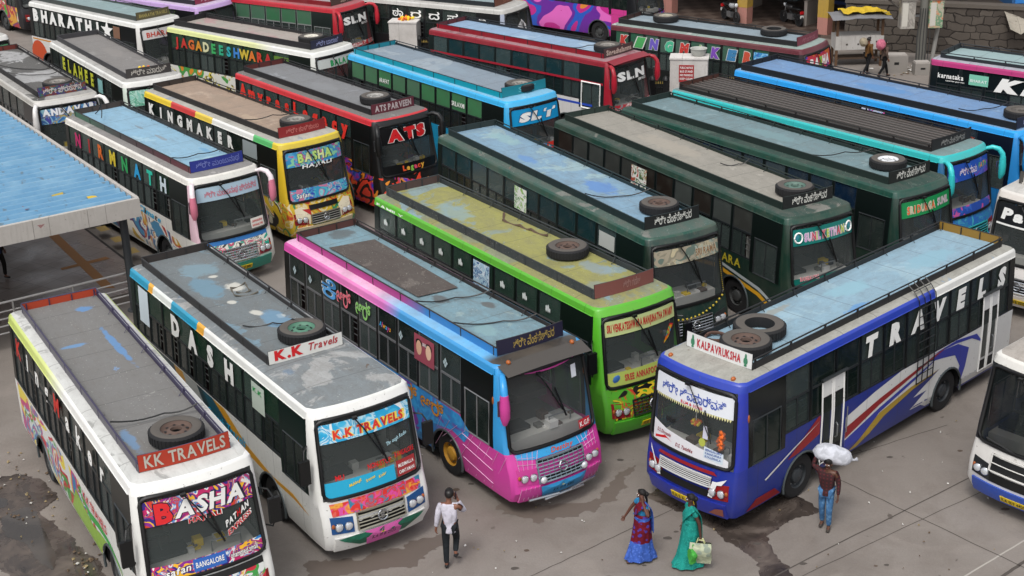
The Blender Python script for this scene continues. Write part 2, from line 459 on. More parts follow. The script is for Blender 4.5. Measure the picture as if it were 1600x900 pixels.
        for v in range(3):
            m = MB(); h = w/2; e = .03
            Y = lambda z, o: -(hw(z)-o)
            def pane(x0, x1, z0, z1, o, mt): m.add([(x0, Y(z0, o), z0), (x1, Y(z0, o), z0), (x1, Y(z1, o), z1), (x0, Y(z1, o), z1)], [(0, 1, 2, 3)], mt)
            def bar(x0, x1, z0, z1, o, mt, th=.03):
                vs = [(x, Y(z, o+d), z) for d in (0, th) for x, z in ((x0, z0), (x1, z0), (x1, z1), (x0, z1))]
                m.add(vs, [(0, 1, 2, 3), (7, 6, 5, 4), (0, 4, 5, 1), (1, 5, 6, 2), (2, 6, 7, 3), (3, 7, 4, 0)], mt)
            pane(-h, h, 2.45, 3.05, .022, up)
            bar(-h, h, 2.40, 2.45, .006, fr)
            sl = (0, .0, .32)[v]*w
            pane(-h, 0.02, 1.76, 2.4, .030, gl)
            if v < 2: pane(-.02, h, 1.76, 2.4, .042, gl)
            else: pane(-.02-sl, h-sl, 1.76, 2.4, .042, gl)
            bar(-h, h, 1.72, 1.755, .006, fr); bar(-.018, .018, 1.755, 2.4, .018, fr)
            for xx in (-h, h-e*.8): bar(xx, xx+e*.8, 1.755, 3.05, .01, fr, .04)
            if v: # louvre slats and safety bars behind the glass
                for zz in (1.95, 2.1, 2.25): bar(-h+.02, h-.02, zz, zz+.016, .052, STEEL, .012)
            ob = m.build('window'); protos.append(ob)
        for i, (p, q) in enumerate(bays):
            r = random.choice((0, 0, 1, 1, 2)); o = protos[r].copy(); COL.objects.link(o); o.parent = b.root; o.location = ((p+q)/2, 0, 0)
            o = protos[random.choice((0, 1))].copy(); COL.objects.link(o); o.parent = b.root; o.location = ((p+q)/2, 0, 0); o.rotation_euler = (0, 0, pi)
        for o in protos: bpy.data.objects.remove(o)
        for s in (-1, 1):
            m = MB(); d0, d1 = drv
            m.add([(d0, s*(hw(z)-.02), z) if k == 0 else (d1, s*(hw(z)-.02), z) for z, k in ((1.42, 0), (1.42, 1), (2.42, 1), (2.42, 0))], [(0, 1, 2, 3)], gl)
            m.tube([(x, s*(hw(z)-.005), z) for x, z in ((d0+.02, 1.44), (d1-.02, 1.44), (d1-.02, 2.4), (d0+.02, 2.4))], .022, fr, 4, True)
            m.tube([((d0+d1)/2, s*(hw(z)-.005), z) for z in (1.44, 2.4)], .015, fr, 4)
            b.P(m, 'driver_window')
        if b.k.get('gutter', True):
            m = MB()
            for s in (-1, 1): m.tube([(x, s*(hw(3.06)+.008), 3.06) for x in (-L+.15, -.5)], .012, b.k.get('gut', b.strip), 4)
            b.P(m, 'drip_rail')
    # roof --------------------------------------------------------
    def roof(b):
        mb = MB(); rings = [[b.pos(c, 3.19, d)+Vector((0, 0, h)) for c in b.cols] for d, h in ((0, 0), (.018, .03), (.05, .05), (.14, .08), (.4, .105), (.75, .115))]
        n = len(b.cols); mb.grid(rings[:3], b.strip, True)
        mb.grid([r for r in rings[2:]], b.roofm, True)
        mb.add(rings[-1], [tuple(range(n))], b.roofm)
        b.P(mb, 'roof', 50)
    def rack(b):
        k = b.k; L = b.L; bx = -k.get('bx', 1.6); x0 = -L+k.get('rx', .3); rm = k.get('rackm', plain('#222326', .6)); z0, z1 = 3.28, k.get('rz', 3.465)
        nr = k.get('nearm', rm); W = k.get('rw', RW)
        d = MB()
        nx = 14; hump = [random.uniform(-.006, .006) for _ in range(200)]
        rows = [[(x0+.02+(bx-x0-.04)*i/nx, y, 3.315+hump[i*6+j]) for j, y in enumerate((-W+.02, -W*.5, 0, W*.5, W-.02))] for i in range(nx+1)]
        if k.get('slats'):
            for i in range(9):
                y = -W+.08+i*(2*W-.16)/8; d.box(x0, bx, y-.05, y+.05, 3.33, 3.36, k['slats'])
        else: d.grid(rows, b.deckm)
        b.P(d, 'roof_deck', 60)
        for s, m in ((-1, nr), (1, rm)):
            r = MB(); y = s*W; o = .012
            gap = k.get('gap', s > 0)
            top = z1-.07 if gap else z1
            r.box(x0, bx, y-o, y+o, z0-.02, top, m)
            r.tube([(x0, y, z1), (bx, y, z1)], .018, rm, 5)
            nn = int((bx-x0)/1.15)
            for i in range(nn+1):
                x = x0+.1+(bx-x0-.2)*i/nn
                r.box(x-.015, x+.015, y-.018, y+.018, z0-.06, z1, rm)
                r.add([(x-.012, y-s*.015, z0+.16), (x+.012, y-s*.015, z0+.16), (x+.012, y-s*.13, z0+.02), (x-.012, y-s*.13, z0+.02)], [(0, 1, 2, 3)], rm)
            b.P(r, 'roof_rack')
        r = MB(); m = k.get('rearp', rm); r.box(x0-.012, x0+.012, -W, W, z0-.02, z1+.02, m)
        r.tube([(x0, -W, z1+.02), (x0, W, z1+.02)], .018, rm, 5)
        for i in range(4): r.box(x0+.012, x0+.03, -W+.1+i*.5-.012, -W+.1+i*.5+.012, z0, z1, rm)
        b.P(r, 'rack_tail_panel')
        bm = k.get('board', None)
        if bm:
            r = MB(); tl = .05; cv = k.get('bcurve', .06)
            ys = [-W+2*W*i/8 for i in range(9)]
            def bp(u, v, off=0): return (bx+cv*(1-(u/W)**2)+tl*(v-3.3)*-1+off, u, v)
            b.bp = bp; bt = k.get('bz', 3.62)
            r.grid([[bp(y, z, .012) for y in ys] for z in (3.3, bt)], bm[0])
            r.grid([[bp(y, z, -.012) for y in ys] for z in (bt, 3.3)], k.get('bback', rm))
            r.grid([[bp(y, bt, -.012) for y in ys], [bp(y, bt, .012) for y in ys]], rm)
            o = r.build('name_board', b.root)
            for (t, u0, u1, v, h, mt, kw) in bm[1]:
                tm = MB(); text(tm, t, lambda u, v_, o_=0: bp(u, v_, .014+o_), u0*W, u1*W, v-.01, h*1.15, mt, **kw); tm.build('lettering', o)
    # nose ---------------------------------------------------------
    def patch(b, mb, y0, y1, z0, z1, off, m, ny=8, nz=2, back=.05, shp=None):
        Y = [y0+(y1-y0)*i/ny for i in range(ny+1)]; Z = [z0+(z1-z0)*i/nz for i in range(nz+1)]
        sh = shp or (lambda y, z: z)
        f = [[Vector((fx(sh(y, z))-bow(y)+off, y, sh(y, z))) for y in Y] for z in Z]; k = [[p-Vector((back, 0, 0)) for p in r] for r in f]
        mb.grid(f, m)
        mb.grid([k[0], f[0]], m); mb.grid([f[-1], k[-1]], m); mb.grid([[r[0] for r in k], [r[0] for r in f]][::-1], m); mb.grid([[r[-1] for r in k], [r[-1] for r in f]], m)
    def front(b):
        k = b.k; g = k.get
        m = MB(); wg = g('wglass', glass('#565b5c', .36, .04))  # grey colour carries both dust film and painted ground reflection
        Z = [1.42, 1.8, 2.2, 2.6, 3.06]
        m.grid([[b.pos(('f', 0, y), z)-Vector((.006, 0, 0)) for y in FY] for z in Z], wg); b.P(m, 'windscreen', 60)
        m = MB(); pts = []
        y1 = 1.05; z0, z1 = 1.44, 3.03; r = .14
        for cy, cz, a0 in ((y1-r, z1-r, 0), (-y1+r, z1-r, 90), (-y1+r, z0+r, 180), (y1-r, z0+r, 270)):
            for t in range(0, 91, 30): pts.append((cy+r*cos(radians(a0+t)), cz+r*sin(radians(a0+t))))
        P2 = []
        for (a, c), (d, e) in zip(pts, pts[1:]+pts[:1]):
            n = max(1, int(abs(a-d)/.25)); P2 += [(a+(d-a)*i/n, c+(e-c)*i/n) for i in range(n)]
        m.tube([mapF(y*hw(z)/1.175, z, -.0) for y, z in P2], .042, g('rub', RUB), 6, True); b.P(m, 'windscreen_frame', 60)
        m = MB(); wx_ = g('wip', -.3); m.tube([mapF(wx_, 3.0, .05), mapF(wx_+.2, 2.7, .05), mapF(wx_+.55, 2.05, .03)], .014, BLACK, 4); m.box(-.09, -.02, wx_-.05, wx_+.05, 2.98, 3.03, BLACK)
        m.tube([mapF(wx_+.42, 2.55, .025), mapF(wx_+.62, 1.9, .025)], .02, BLACK, 4); b.P(m, 'wiper')
        if g('nofront'): return
        m = MB(); b.patch(m, -1.0, 1.0, .34, .68, .045, g('bump', b.face), 12, 2, .12); b.P(m, 'bumper', 40)
        # grille
        gy, gz0, gz1 = g('gr', (.52, .76, 1.12)); m = MB(); gt = g('grt', 'slat'); gm = g('grm', CHROME)
        b.patch(m, -gy, gy, gz0, gz1, .012, BLACK, 8, 1)
        ring = [mapF(y, z, .03) for y, z in [(-gy+2*gy*i/6, gz0) for i in range(7)]+[(gy-2*gy*i/6, gz1) for i in range(7)]]
        m.tube(ring, .025, gm, 5, True)
        nb = g('grn', 5)
        for i in range(1, nb):
            z = gz0+(gz1-gz0)*i/nb; m.tube([mapF(-gy+2*gy*j/6, z, .028) for j in range(7)], .014, gm, 4)
        if gt == 'mesh':
            for i in range(1, 9): y = -gy+2*gy*i/9; m.tube([mapF(y, gz0, .026), mapF(y, gz1, .026)], .01, gm, 4)
        go = b.P(m, 'grille')
        e = MB(); zc = (gz0+gz1)/2; em = g('emblem', 'ring')
        if em:
            e.tube([mapF(.1*cos(t*pi/8), zc+.1*sin(t*pi/8), .05) for t in range(16)], .018, CHROME, 5, True)
            if em == 'star':
                for a in (90, 210, 330): e.tube([mapF(0, zc, .05), mapF(.1*cos(radians(a)), zc+.1*sin(radians(a)), .05)], .014, CHROME, 4)
            elif em == 'B': text(e, 'B', lambda u, v, o=0: mapF(u, v, .045+o), -.04, .04, zc-.055, .11, CHROME)
            e.build('emblem', go)
        # slot panel above the grille
        if g('panel'):
            m = MB(); b.patch(m, -.62, .62, 1.15, 1.38, .02, g('panel'), 8, 1); b.P(m, 'bonnet_panel')
        if g('slot'):
            m = MB(); b.patch(m, -.5, .5, 1.16, 1.3, .026, BLACK, 8, 1); b.P(m, 'air_slot')
        hm = g('hl', plain('#7d1518', .3)); 
        for s in (-1, 1):
            m = MB(); b.patch(m, min(s*.6, s*1.04), max(s*.6, s*1.04), .74, 1.06, .014, hm, 6, 2, .05, lambda y, z: z+.12*max(0, abs(y)-.6)*(1 if z > .9 else .6)); h = b.P(m, 'headlight', 40)
            for y in (.71, .9):
                q = MB(); Mx = Matrix.Translation(mapF(s*y, .9+.03*(y-.7), .0)) @ Matrix.Rotation(pi/2, 4, 'Y')
                q.lathe([(.088, 0), (.088, .03), (.075, .045), (.04, .055), (.001, .058)], LAMP, 16, Mx, [CHROME, CHROME, LAMP, LAMP]); q.build('lamp', h, 40)
            q = MB(); q.sphere(mapF(s*1.0, .93), (.03, .035, .05), AMBER); q.build('indicator', h)
        # plate
        m = MB(); pz = g('pz', .5); b.patch(m, -.3, .3, pz-.07, pz+.07, .056, YEL, 4, 1, .02); pl = b.P(m, 'number_plate')
        t = MB(); text(t, g('plate', 'KA 01 B 2525'), lambda u, v, o=0: mapF(u, v, .05+o), -.26, .26, pz-.045, .09, flat('#1a1608'), .012); t.build('lettering', pl)
        for s in (-1, 1) if g('mk') else ():
            m = MB(); m.sphere((-.4, s*.8, 3.27), (.06, .05, .05), AMBER, 8, 5); b.P(m, 'marker_light', 60)
            m = MB(); m.sphere(mapR(-.47, 2.5) if s < 0 else mapL(.47, 2.5), (.03, .02, .09), AMBER, 8, 5); b.P(m, 'marker_light', 60)
        mt, mm, m2 = g('mirror', ('box', BLACK, BLACK))
        for s in g('msides', (-1, 1)):
            m = MB()
            if mt == 'ear':
                path = [(-.36, s*1.0, 3.06), (-.2, s*1.1, 3.12), (-.04, s*1.19, 3.08), (.06, s*1.24, 2.94), (.08, s*1.25, 2.8)]
                m.tube(path, [.05, .066, .075, .08, .088], mm, 10)
                m.tube([(.08, s*1.25, 2.86), (.09, s*1.25, 2.6), (.09, s*1.25, 2.36), (.06, s*1.24, 2.2)], [.085, .108, .105, .05], m2, 10)
                o = b.P(m, 'side_mirror', 60); q = MB(); q.box(-.06, -.04, s*1.25-.08, s*1.25+.08, 2.35, 2.7, CHROME); q.build('mirror_glass', o)
            elif mt == 'box':
                m.tube([(-.5, s*1.12, 2.5), (-.3, s*1.3, 2.5), (-.2, s*1.36, 2.35)], .018, mm, 5); m.tube([(-.45, s*1.15, 1.75), (-.25, s*1.32, 1.75), (-.2, s*1.36, 1.9)], .018, mm, 5)
                m.box(-.24, -.16, s*1.36-.11, s*1.36+.11, 1.85, 2.35, m2)
                o = b.P(m, 'side_mirror'); q = MB(); q.box(-.25, -.242, s*1.36-.09, s*1.36+.09, 1.88, 2.32, CHROME); q.build('mirror_glass', o)
    def wheels(b):
        rm = b.k.get('rim', plain('#3d3f3f', .6)); A, Bm = wheel_proto(rm)
        if 'tw' not in CACHE:
            o = A.build('tyre', None, 30); CACHE['tw'] = o.data; bpy.data.objects.remove(o)
        kk = ('rw', rm.name)
        if kk not in CACHE:
            o = Bm.build('rim', None, 30); CACHE[kk] = o.data; bpy.data.objects.remove(o)
        for c in b.wx:
            for s in (-1, 1):
                e = bpy.data.objects.new('wheel', None); COL.objects.link(e); e.parent = b.root; e.location = (c, s*.99, .5); e.rotation_euler = (0, 0, 0 if s < 0 else pi)
                for nm, d in (('tyre', CACHE['tw']), ('rim', CACHE[kk])):
                    o = bpy.data.objects.new(nm, d); COL.objects.link(o); o.parent = e
    # decoration ---------------------------------------------------
    def sp(b, side): return mapR if side == 'R' else mapL
    def txt(b, t, side, u0, u1, v, h, mats, name='lettering', lift=0, **kw):
        m = MB(); mp = {'R': mapR, 'L': mapL, 'F': mapF}[side]
        text(m, t, lambda u, v_, o=0: mp(u, v_, o+lift), u0, u1, v, h, mats, **kw)
        return m.build(name, b.root)
    def banner(b, z0, z1, m, y0=-1.02, y1=1.02, off=.004, name='windscreen_banner', shp=None):
        q = MB(); Y = [y0+(y1-y0)*i/10 for i in range(11)]; n = 3
        Z = [z0+(z1-z0)*i/n for i in range(n+1)]
        q.grid([[mapF(y*hw(z)/1.175, z, off) for y in Y] for z in Z], m)
        o = b.P(q, name); return o
    def poly(b, side, pts, m, name='livery', lift=.0):
        "a painted field on the flank; pts in (along, height)"
        q = MB(); mp = b.sp(side); bm = bmesh.new()
        vs = [bm.verts.new((u, v, 0)) for u, v in pts]; f = bm.faces.new(vs); bmesh.ops.triangulate(bm, faces=[f])
        for it in range(6):
            es = [e for e in bm.edges if e.calc_length() > .11]
            if not es: break
            bmesh.ops.subdivide_edges(bm, edges=es, cuts=1); bmesh.ops.triangulate(bm, faces=bm.faces[:])
        sg = -1 if side == 'L' else 1
        kill = [f for f in bm.faces if any((f.calc_center_median().x*sg-c)**2+(f.calc_center_median().y-.48)**2 < .37 for c in b.wx)]
        bmesh.ops.delete(bm, geom=kill, context='FACES')
        bm.verts.index_update()
        fs = [[v.index for v in f.verts] for f in bm.faces]; P = [mp(v.co.x, v.co.y, lift) for v in bm.verts]; bm.free()
        q.add(P, fs, m); return q.build(name, b.root)
    def quad(b, side, u0, u1, v0, v1, m, name='sticker', lift=.002): return b.poly(side, [(u0, v0), (u1, v0), (u1, v1), (u0, v1)], m, name, lift)
    def fpoly(b, pts, m, name='front_livery', lift=.002):
        q = MB(); bm = bmesh.new(); vs = [bm.verts.new((u, v, 0)) for u, v in pts]; bm.faces.new(vs)
        for it in range(3): bmesh.ops.triangulate(bm, faces=bm.faces[:]); bmesh.ops.subdivide_edges(bm, edges=[e for e in bm.edges if e.calc_length() > .2], cuts=1)
        bmesh.ops.triangulate(bm, faces=bm.faces[:]); bm.verts.index_update()
        q.add([mapF(v.co.x, v.co.y, lift) for v in bm.verts], [[v.index for v in f.verts] for f in bm.faces], m); bm.free(); return q.build(name, b.root)
    def letters(b, t, x0, x1, mats, side='R', h=.34, v=2.54, frame=None, sp=1.0, **kw):
        h = h*1.16; v = 2.725-h/2
        return b.txt(t, side, x0, x1, v, h, mats, spread=sp, lift=.012, **kw)
    def top(b, x, y, z): return b.M @ Vector((x, y, z))
    def tyre(b, x, y, label, rim=RUST, z=3.32, **kw):
        p = b.top(x, y, z); return tyre_thing(p.x, p.y, p.z, rim, label, random.uniform(0, 6), **kw)
    def dpatch(b, x, y, rx, ry, h, z=0, rot=0, jag=.25):
        "a faded field of other paint on the roof sheet, soft at its edge"
        t = b.deckt = getattr(b, 'deckt', None) or NT.wrap(b.deckm)
        v = t.n('Mapping', _vector_type='TEXTURE', Vector=t.obj(), Location=(x, y, 3.315), Rotation=(0, 0, rot), Scale=(rx, ry, 9)).outputs[0]
        d = t.n('VectorMath', _operation='LENGTH', Vector=v).outputs['Value']; nz = t.noise(3.2, 7, .5, None, .65).outputs['Fac']
        f = t.ramp(t.math('ADD', d, t.math('MULTIPLY', t.math('ADD', nz, -.5), 1.7)), [(.7, .72), (1.0, 0.0)])
        src = t.b.inputs['Base Color'].links[0].from_socket; t.t.links.new(t.mix(f, src, mul(C(h), .86)), t.b.inputs['Base Color'])
    def rope(b, pts, label, r=.016, m=None):
        q = MB(); P = []
        for (a, c) in zip(pts, pts[1:]):
            for i in range(5): P.append(Vector(a).lerp(Vector(c), i/5)-Vector((0, 0, .06*sin(pi*i/5))))
        P.append(Vector(pts[-1])); o0 = b.top(*pts[0])
        q.tube([b.M @ p-o0 for p in P], r, m or BLACK, 5); o = q.build('rope', None, 60, o0); return tag(o, label, 'rope', 'ropes tied across bus roofs')
# ---------------------------------------------------------------- the coaches
VK = 'ಶ್ರೀ ವೆಂಕಟೇಶ್ವರ'
RAINBOW = ('#c8202a', '#e07a1c', '#e8d53a', '#3f9b3c', '#2a7fc0', '#6a3a9a', '#f0efe8')
GP1 = ('#3b2a80', '#c12a68', '#e8e6e0', '#2a7fc4', '#d1462a', '#8a2a8f', '#f0b62e')
def board(m, t, u0, u1, h, ink, v=3.36, **kw): return (m, [(t, u0, u1, v, h, ink, kw)])
GLD = glass('#17211e', .86); GLG = glass('#123222', .9, .12); GLB = glass('#10243a', .9, .12); GLT = glass('#16343a', .88, .1); GRY = glass('#23282a', .8, .1)

# white coach, lower left corner of the yard
GPB = ('#d9dbd8', '#c22a3c', '#3f9a48', '#d9dbd8', '#2f7fae', '#c23a7c', '#e5cf4a')
b1 = Bus(1, -5.49, 22.17, -60.1, 9.55, 'white coach with flower-painted side, red KK TRAVELS board and BASHA across its windscreen',
    low=paint('#dededa', .22), band=plain('#141816', .3), strip=rampx(((0, '#b9c86a'), (.35, '#cdd685'), (.5, '#e2e2de'), (1, '#e4e4e2')), 9.55, .15), face=paint('#e2e2de', .15), head=paint('#e4e4e0', .12), pillar=paint('#dcdcd8', .1),
    roof=deck('#cfd0cc', (('#a9aaa6', .42, 1.2),), 1, .25), deck=deck('#7c7b79', (('#5f8fc0', .33, .55), ('#a19f9b', .3, .8)), 4, .35), rackm=plain('#3a3550', .5), nearm=plain('#57545c', .5), rearp=plain('#a93c20', .6),
    bx=.72, rx=.3, board=board(plain('#a8331c', .6), 'KK TRAVELS', -.88, .9, .2, plain('#b5b1a6', .5), 3.37, bold=.02), upper=GLD, glass=GRY, wframe=FRAMED, pz=.46)
b1.poly('R', [(-9.2, .42), (-9.2, 1.7), (-4.2, 1.55), (-3.2, 1.0), (-2.9, .95), (-2.95, .6), (-6.6, .42)], graffiti(GPB, .62, 3, 1.4), 'livery')
b1.poly('R', [(-4.6, 1.2), (-3.4, .95), (-2.9, 1.05), (-2.0, 1.12), (-1.2, .7), (-1.9, 1.0), (-2.85, .8), (-3.1, .45), (-5.2, .45)], paint('#8fb548', .2), 'livery', .004)
b1.poly('R', [(-4.4, 1.42), (-3.6, 1.2), (-2.9, 1.28), (-2.2, 1.22), (-1.4, .92), (-2.2, 1.12), (-3.0, 1.12), (-3.6, 1.02)], paint('#3aa648', .15), 'livery', .006)
b1.txt('K.K TRAVELS', 'R', -3.9, -2.3, 1.32, .2, RED, lift=.01)
W = WHITE
b1.letters('KingMaker', -9.0, -1.75, [flat('#c3281e'), W, W, W, flat('#c3281e'), W, W, W, W], h=.36, bold=.035, shear=.12)
b1.banner(2.48, 2.95, graffiti(GP1, 1.6, 5, 2.2, .0)); b1.txt('B', 'F', -.8, -.5, 2.52, .36, flat('#d7262b'), bold=.05, outline=flat('#1a1430'), lift=.006, arc=.0)
b1.txt('ASHA', 'F', -.47, .82, 2.56, .3, WHITE, bold=.04, outline=flat('#1a1430'), lift=.006, shear=.15); b1.txt('HAJI ALI', 'F', -.25, .35, 2.4, .09, RED, outline=WHITE, lift=.006)
b1.txt('PATHAN', 'F', .4, .88, 2.12, .12, [WHITE, WHITE, WHITE, RED, WHITE, WHITE], bold=.04, outline=flat('#141414'), slope=.5, lift=.004); b1.txt('EXPRESS', 'F', .42, .9, 1.96, .1, RED, outline=WHITE, slope=.5, lift=.004)
b1.banner(1.46, 1.74, graffiti(GP1, 1.8, 9, 2.2, .0), name='windscreen_lower_banner')
q = b1.fpoly([(-.3, 1.5), (.3, 1.5), (.3, 1.73), (-.3, 1.73)], flat('#2d62b4'), 'destination_board', .01); b1.txt('BANGALORE', 'F', -.26, .26, 1.57, .1, WHITE, lift=.012)
b1.txt('safan', 'F', -.8, -.36, 1.52, .13, WHITE, outline=flat('#141414'), shear=.2, lift=.01, slope=.1); b1.txt('ohammed smail', 'F', .38, .92, 1.55, .1, WHITE, outline=flat('#141414'), lift=.01)
b1.fpoly([(-.98, .8), (-.6, .78), (-.5, 1.1), (.5, 1.1), (.6, .78), (.98, .8), (.98, 1.3), (-.98, 1.3)], graffiti(GPB, 1.5, 2), 'front_livery')
b1.fpoly([(-.98, 1.26), (.98, 1.26), (.98, 1.38), (-.98, 1.38)], plain('#161616'), 'front_livery', .004)
b1.tyre(-1.5, .12, 'dusty spare tyre behind the red KK TRAVELS board of the white coach'); b1.rope([(-2.5, -.8, 3.5), (-2.45, .2, 3.42), (-2.3, .8, 3.52)], 'black rope across the grey roof of the white flower-painted coach')

# white and teal coach with K.K board
b2 = Bus(2, -2.78, 24.91, -56.5, 9.84, 'white coach with red-pink nose, DASH on its windows, white K.K Travels board',
    low=paint('#dcddd9', .2), band=plain('#11201c', .3), strip=rampx(((0, '#2592b4'), (.13, '#e0a63c'), (.16, '#d8dcd8'), (.27, '#2592b4'), (.42, '#e0a63c'), (.46, '#dfe0dc'), (1, '#e2e3e0')), 9.84, .2, 'CONSTANT'), face=paint('#e2e2df', .12), head=paint('#e3e3e0', .15), pillar=paint('#e0e0dc', .1),
    roof=deck('#7d868a', (('#a7a9a8', .45, .9), ('#6c8296', .35, 1.4), ('#6e5b4f', .3, 2.0)), 2, .5), deck=deck('#727c80', (('#6f93a6', .42, .7), ('#dcdad2', .27, 1.6)), 5, .4), rackm=plain('#2a292a', .6), rearp=plain('#332d2b', .7),
    bx=2.62, rx=.25, board=(plain('#d9d8d2', .5), [('K.K', -.85, -.1, 3.38, .17, RED, dict(bold=.06)), ('Travels', .02, .85, 3.4, .14, flat('#a8242c'), dict(shear=.25))]), bcurve=.03, bz=3.58,
    upper=GLG, glass=GLD, wframe=FRAMED, hl=plain('#1f4f86', .25), grm=plain('#a9a595', .3, .7), emblem='B', panel=graffiti(('#cf2a25', '#d8584a', '#d04a9a', '#cf2a25', '#2a7a9a'), 1.6, 4), bump=paint('#dededb', .15), plate='KA 19 B 2525', pz=.52, mirror=('box', BLACK, BLACK))
b2.poly('R', [(-9.6, .4), (-9.6, 1.7), (-5.6, 1.7), (-4.7, 1.1), (-4.2, .5), (-6.5, .42)], paint('#0f3b46', .2), 'livery'); b2.poly('R', [(-7.2, 1.7), (-6.7, 1.7), (-6.3, 1.2), (-5.9, .42), (-6.4, .42), (-6.8, 1.1)], paint('#c9922c', .1), 'livery', .004)
b2.poly('R', [(-6.7, 1.7), (-5.9, 1.7), (-5.0, .8), (-4.9, .42), (-5.9, .42), (-6.3, 1.2)], paint('#a9adab', .1), 'livery', .004)
b2.poly('R', [(-5.0, 1.7), (-4.4, 1.7), (-3.4, 1.3), (-2.2, 1.1), (-1.2, 1.12), (-.5, .95), (-1.2, 1.02), (-2.4, 1.02), (-3.6, 1.12)], paint('#d79a26', .1), 'livery', .006)
b2.poly('R', [(-5.6, 1.7), (-4.9, 1.7), (-3.5, 1.22), (-2.6, 1.15), (-3.6, 1.05), (-4.6, .9)], paint('#1c5a6c', .1), 'livery', .004); b2.txt('Ganesh Travels', 'R', -5.4, -3.4, 1.2, .22, CYAN, lift=.01, shear=.3)
b2.letters('DASH', -7.4, -3.5, W, h=.38, bold=.07); b2.quad('R', -9.2, -8.6, 2.1, 2.98, flat('#c9d6de'), 'poster'); b2.quad('R', -2.9, -2.3, 2.35, 2.95, flat('#b9c4b8'), 'poster')
b2.txt('K.K', 'R', -2.82, -2.4, 2.75, .1, GREEN, lift=.008)
b2.banner(2.55, 2.94, graffiti(('#2aa6d8', '#45b8e2', '#bfe2ee', '#2aa6d8', '#e8eef0'), 1.2, 3, .8, 0)); b2.txt('K.K TRAVELS', 'F', -.72, .82, 2.62, .17, [flat('#d8352a'), flat('#c0282a')], outline=flat('#f0d65a'), bold=.05, lift=.004)
b2.banner(1.46, 1.78, flat('#27a5cc', .25), name='windscreen_lower_banner', y1=.45); b2.txt('Mulabagil', 'F', -.55, -.3, 1.62, .06, YEL, lift=.01, slope=.25); b2.txt('Srinivas', 'F', -.2, .0, 1.62, .06, YEL, lift=.01, slope=.25); b2.txt('Kolar', 'F', .08, .25, 1.62, .06, YEL, lift=.01, slope=.25)
b2.txt('NON-STOP', 'F', -.12, .4, 1.85, .11, RED, bold=.03, lift=.006); b2.txt('BANGALORE', 'F', .5, .97, 1.9, .1, RED, bold=.03, lift=.006); b2.txt('MU', 'F', -.8, -.62, 1.8, .1, RED, bold=.03, lift=.006)
b2.fpoly([(.5, 1.5), (.96, 1.5), (.96, 1.82), (.5, 1.82)], flat('#9a2a2c'), 'route_sign', .008); b2.txt('MUDIMALLA', 'F', .54, .92, 1.68, .07, WHITE, lift=.012); b2.txt('CHINTAMANI', 'F', .54, .92, 1.55, .07, WHITE, lift=.012); b2.txt('Thr ough Radio', 'F', .35, .85, 2.18, .08, flat('#aed4de'), lift=.006, slope=.2)
b2.fpoly([(-.98, 1.12), (-.6, 1.12), (.6, 1.12), (.98, 1.12), (1.0, 1.36), (-1.0, 1.36)], graffiti(('#cf2a25', '#d8584a', '#e0a030', '#cf2a25', '#2a7a9a', '#d04a9a'), 1.5, 6), 'front_livery')
b2.fpoly([(-.95, .66), (-.5, .42), (.5, .42), (.95, .66), (.6, .7), (-.6, .7)], paint('#11604a', .1), 'front_livery', .05); b2.fpoly([(-.36, .36), (.36, .36), (.42, .72), (-.42, .72)], paint('#d060a8', .1), 'front_livery', .054)
b2.tyre(-3.4, .3, 'spare tyre with green rim behind the white K.K Travels board', plain('#4f7a66', .6)); b2.rope([(-4.6, -.5, 3.38), (-4.4, .1, 3.36), (-3.8, .3, 3.6), (-3.3, .8, 3.5)], 'rope tied over the tyre of the white DASH coach'); b2.rope([(-6.5, .2, 3.36), (-6.4, .5, 3.36), (-6.9, .6, 3.36), (-6.8, .2, 3.36), (-6.3, .1, 3.36), (-6.2, .6, 3.36)], 'coil of grey rope lying on the white DASH coach roof', .02, plain('#5b564c', .9))

# pink and blue coach
b3 = Bus(3, .77, 26.63, -55.3, 9.7, 'pink and sky-blue coach with KRR above its windscreen and a dark navy roof board',
    low=rampx(((0, '#8a2f5c'), (.3, '#8a2f5c'), (.45, '#2b74b4'), (.72, '#2b74b4'), (.8, '#c2408f'), (1, '#cc429a')), 9.7, .15), band=plain('#10120f', .3), strip=rampx(((0, '#c23f94'), (.4, '#dc7fb8'), (.5, '#d070b8'), (.58, '#3f93cc'), (1, '#2f8fcc')), 9.7, .15), face=paint('#cb3f9b', .12), head=paint('#2f93cf', .1), pillar=paint('#3090cc', .1),
    roof=rampx(((0, '#d9a0c4'), (.45, '#e3b0cf'), (.56, '#86bce0'), (.9, '#64b0e0'), (.93, '#3a3632'), (1, '#3b3733')), 9.7, .45), deck=deck('#6c97a6', (('#8aa8ac', .4, 1.0),), 3, .5), rackm=plain('#2a2422', .6), nearm=rampx(((0, '#a83080'), (.55, '#a83080'), (.65, '#2f78b8'), (1, '#2a7cc0')), 9.7, .2), rearp=plain('#56322c', .7),
    bx=.75, board=(plain('#1e1c34', .5), [('ಶ್ರೀ ವೆಂಕಟೇಶ್ವರ', -.55, .7, 3.38, .16, flat('#a08a4a'), {})]), glass=GLD, wframe=plain('#77787a', .4, .3), rake=1.3, mk=1, msides=(-1,), mirror=('ear', paint('#2f93d4', .05), paint('#c2408f', .05)), rim=plain('#b8882c', .6),
    gr=(.58, .74, 1.22), grt='mesh', grm=plain('#8fa0ac', .25, .6), grn=7, bump=paint('#c8409a', .12), panel=None, hl=plain('#c2408f', .3), plate='KA 01 A 8383', pz=.5)
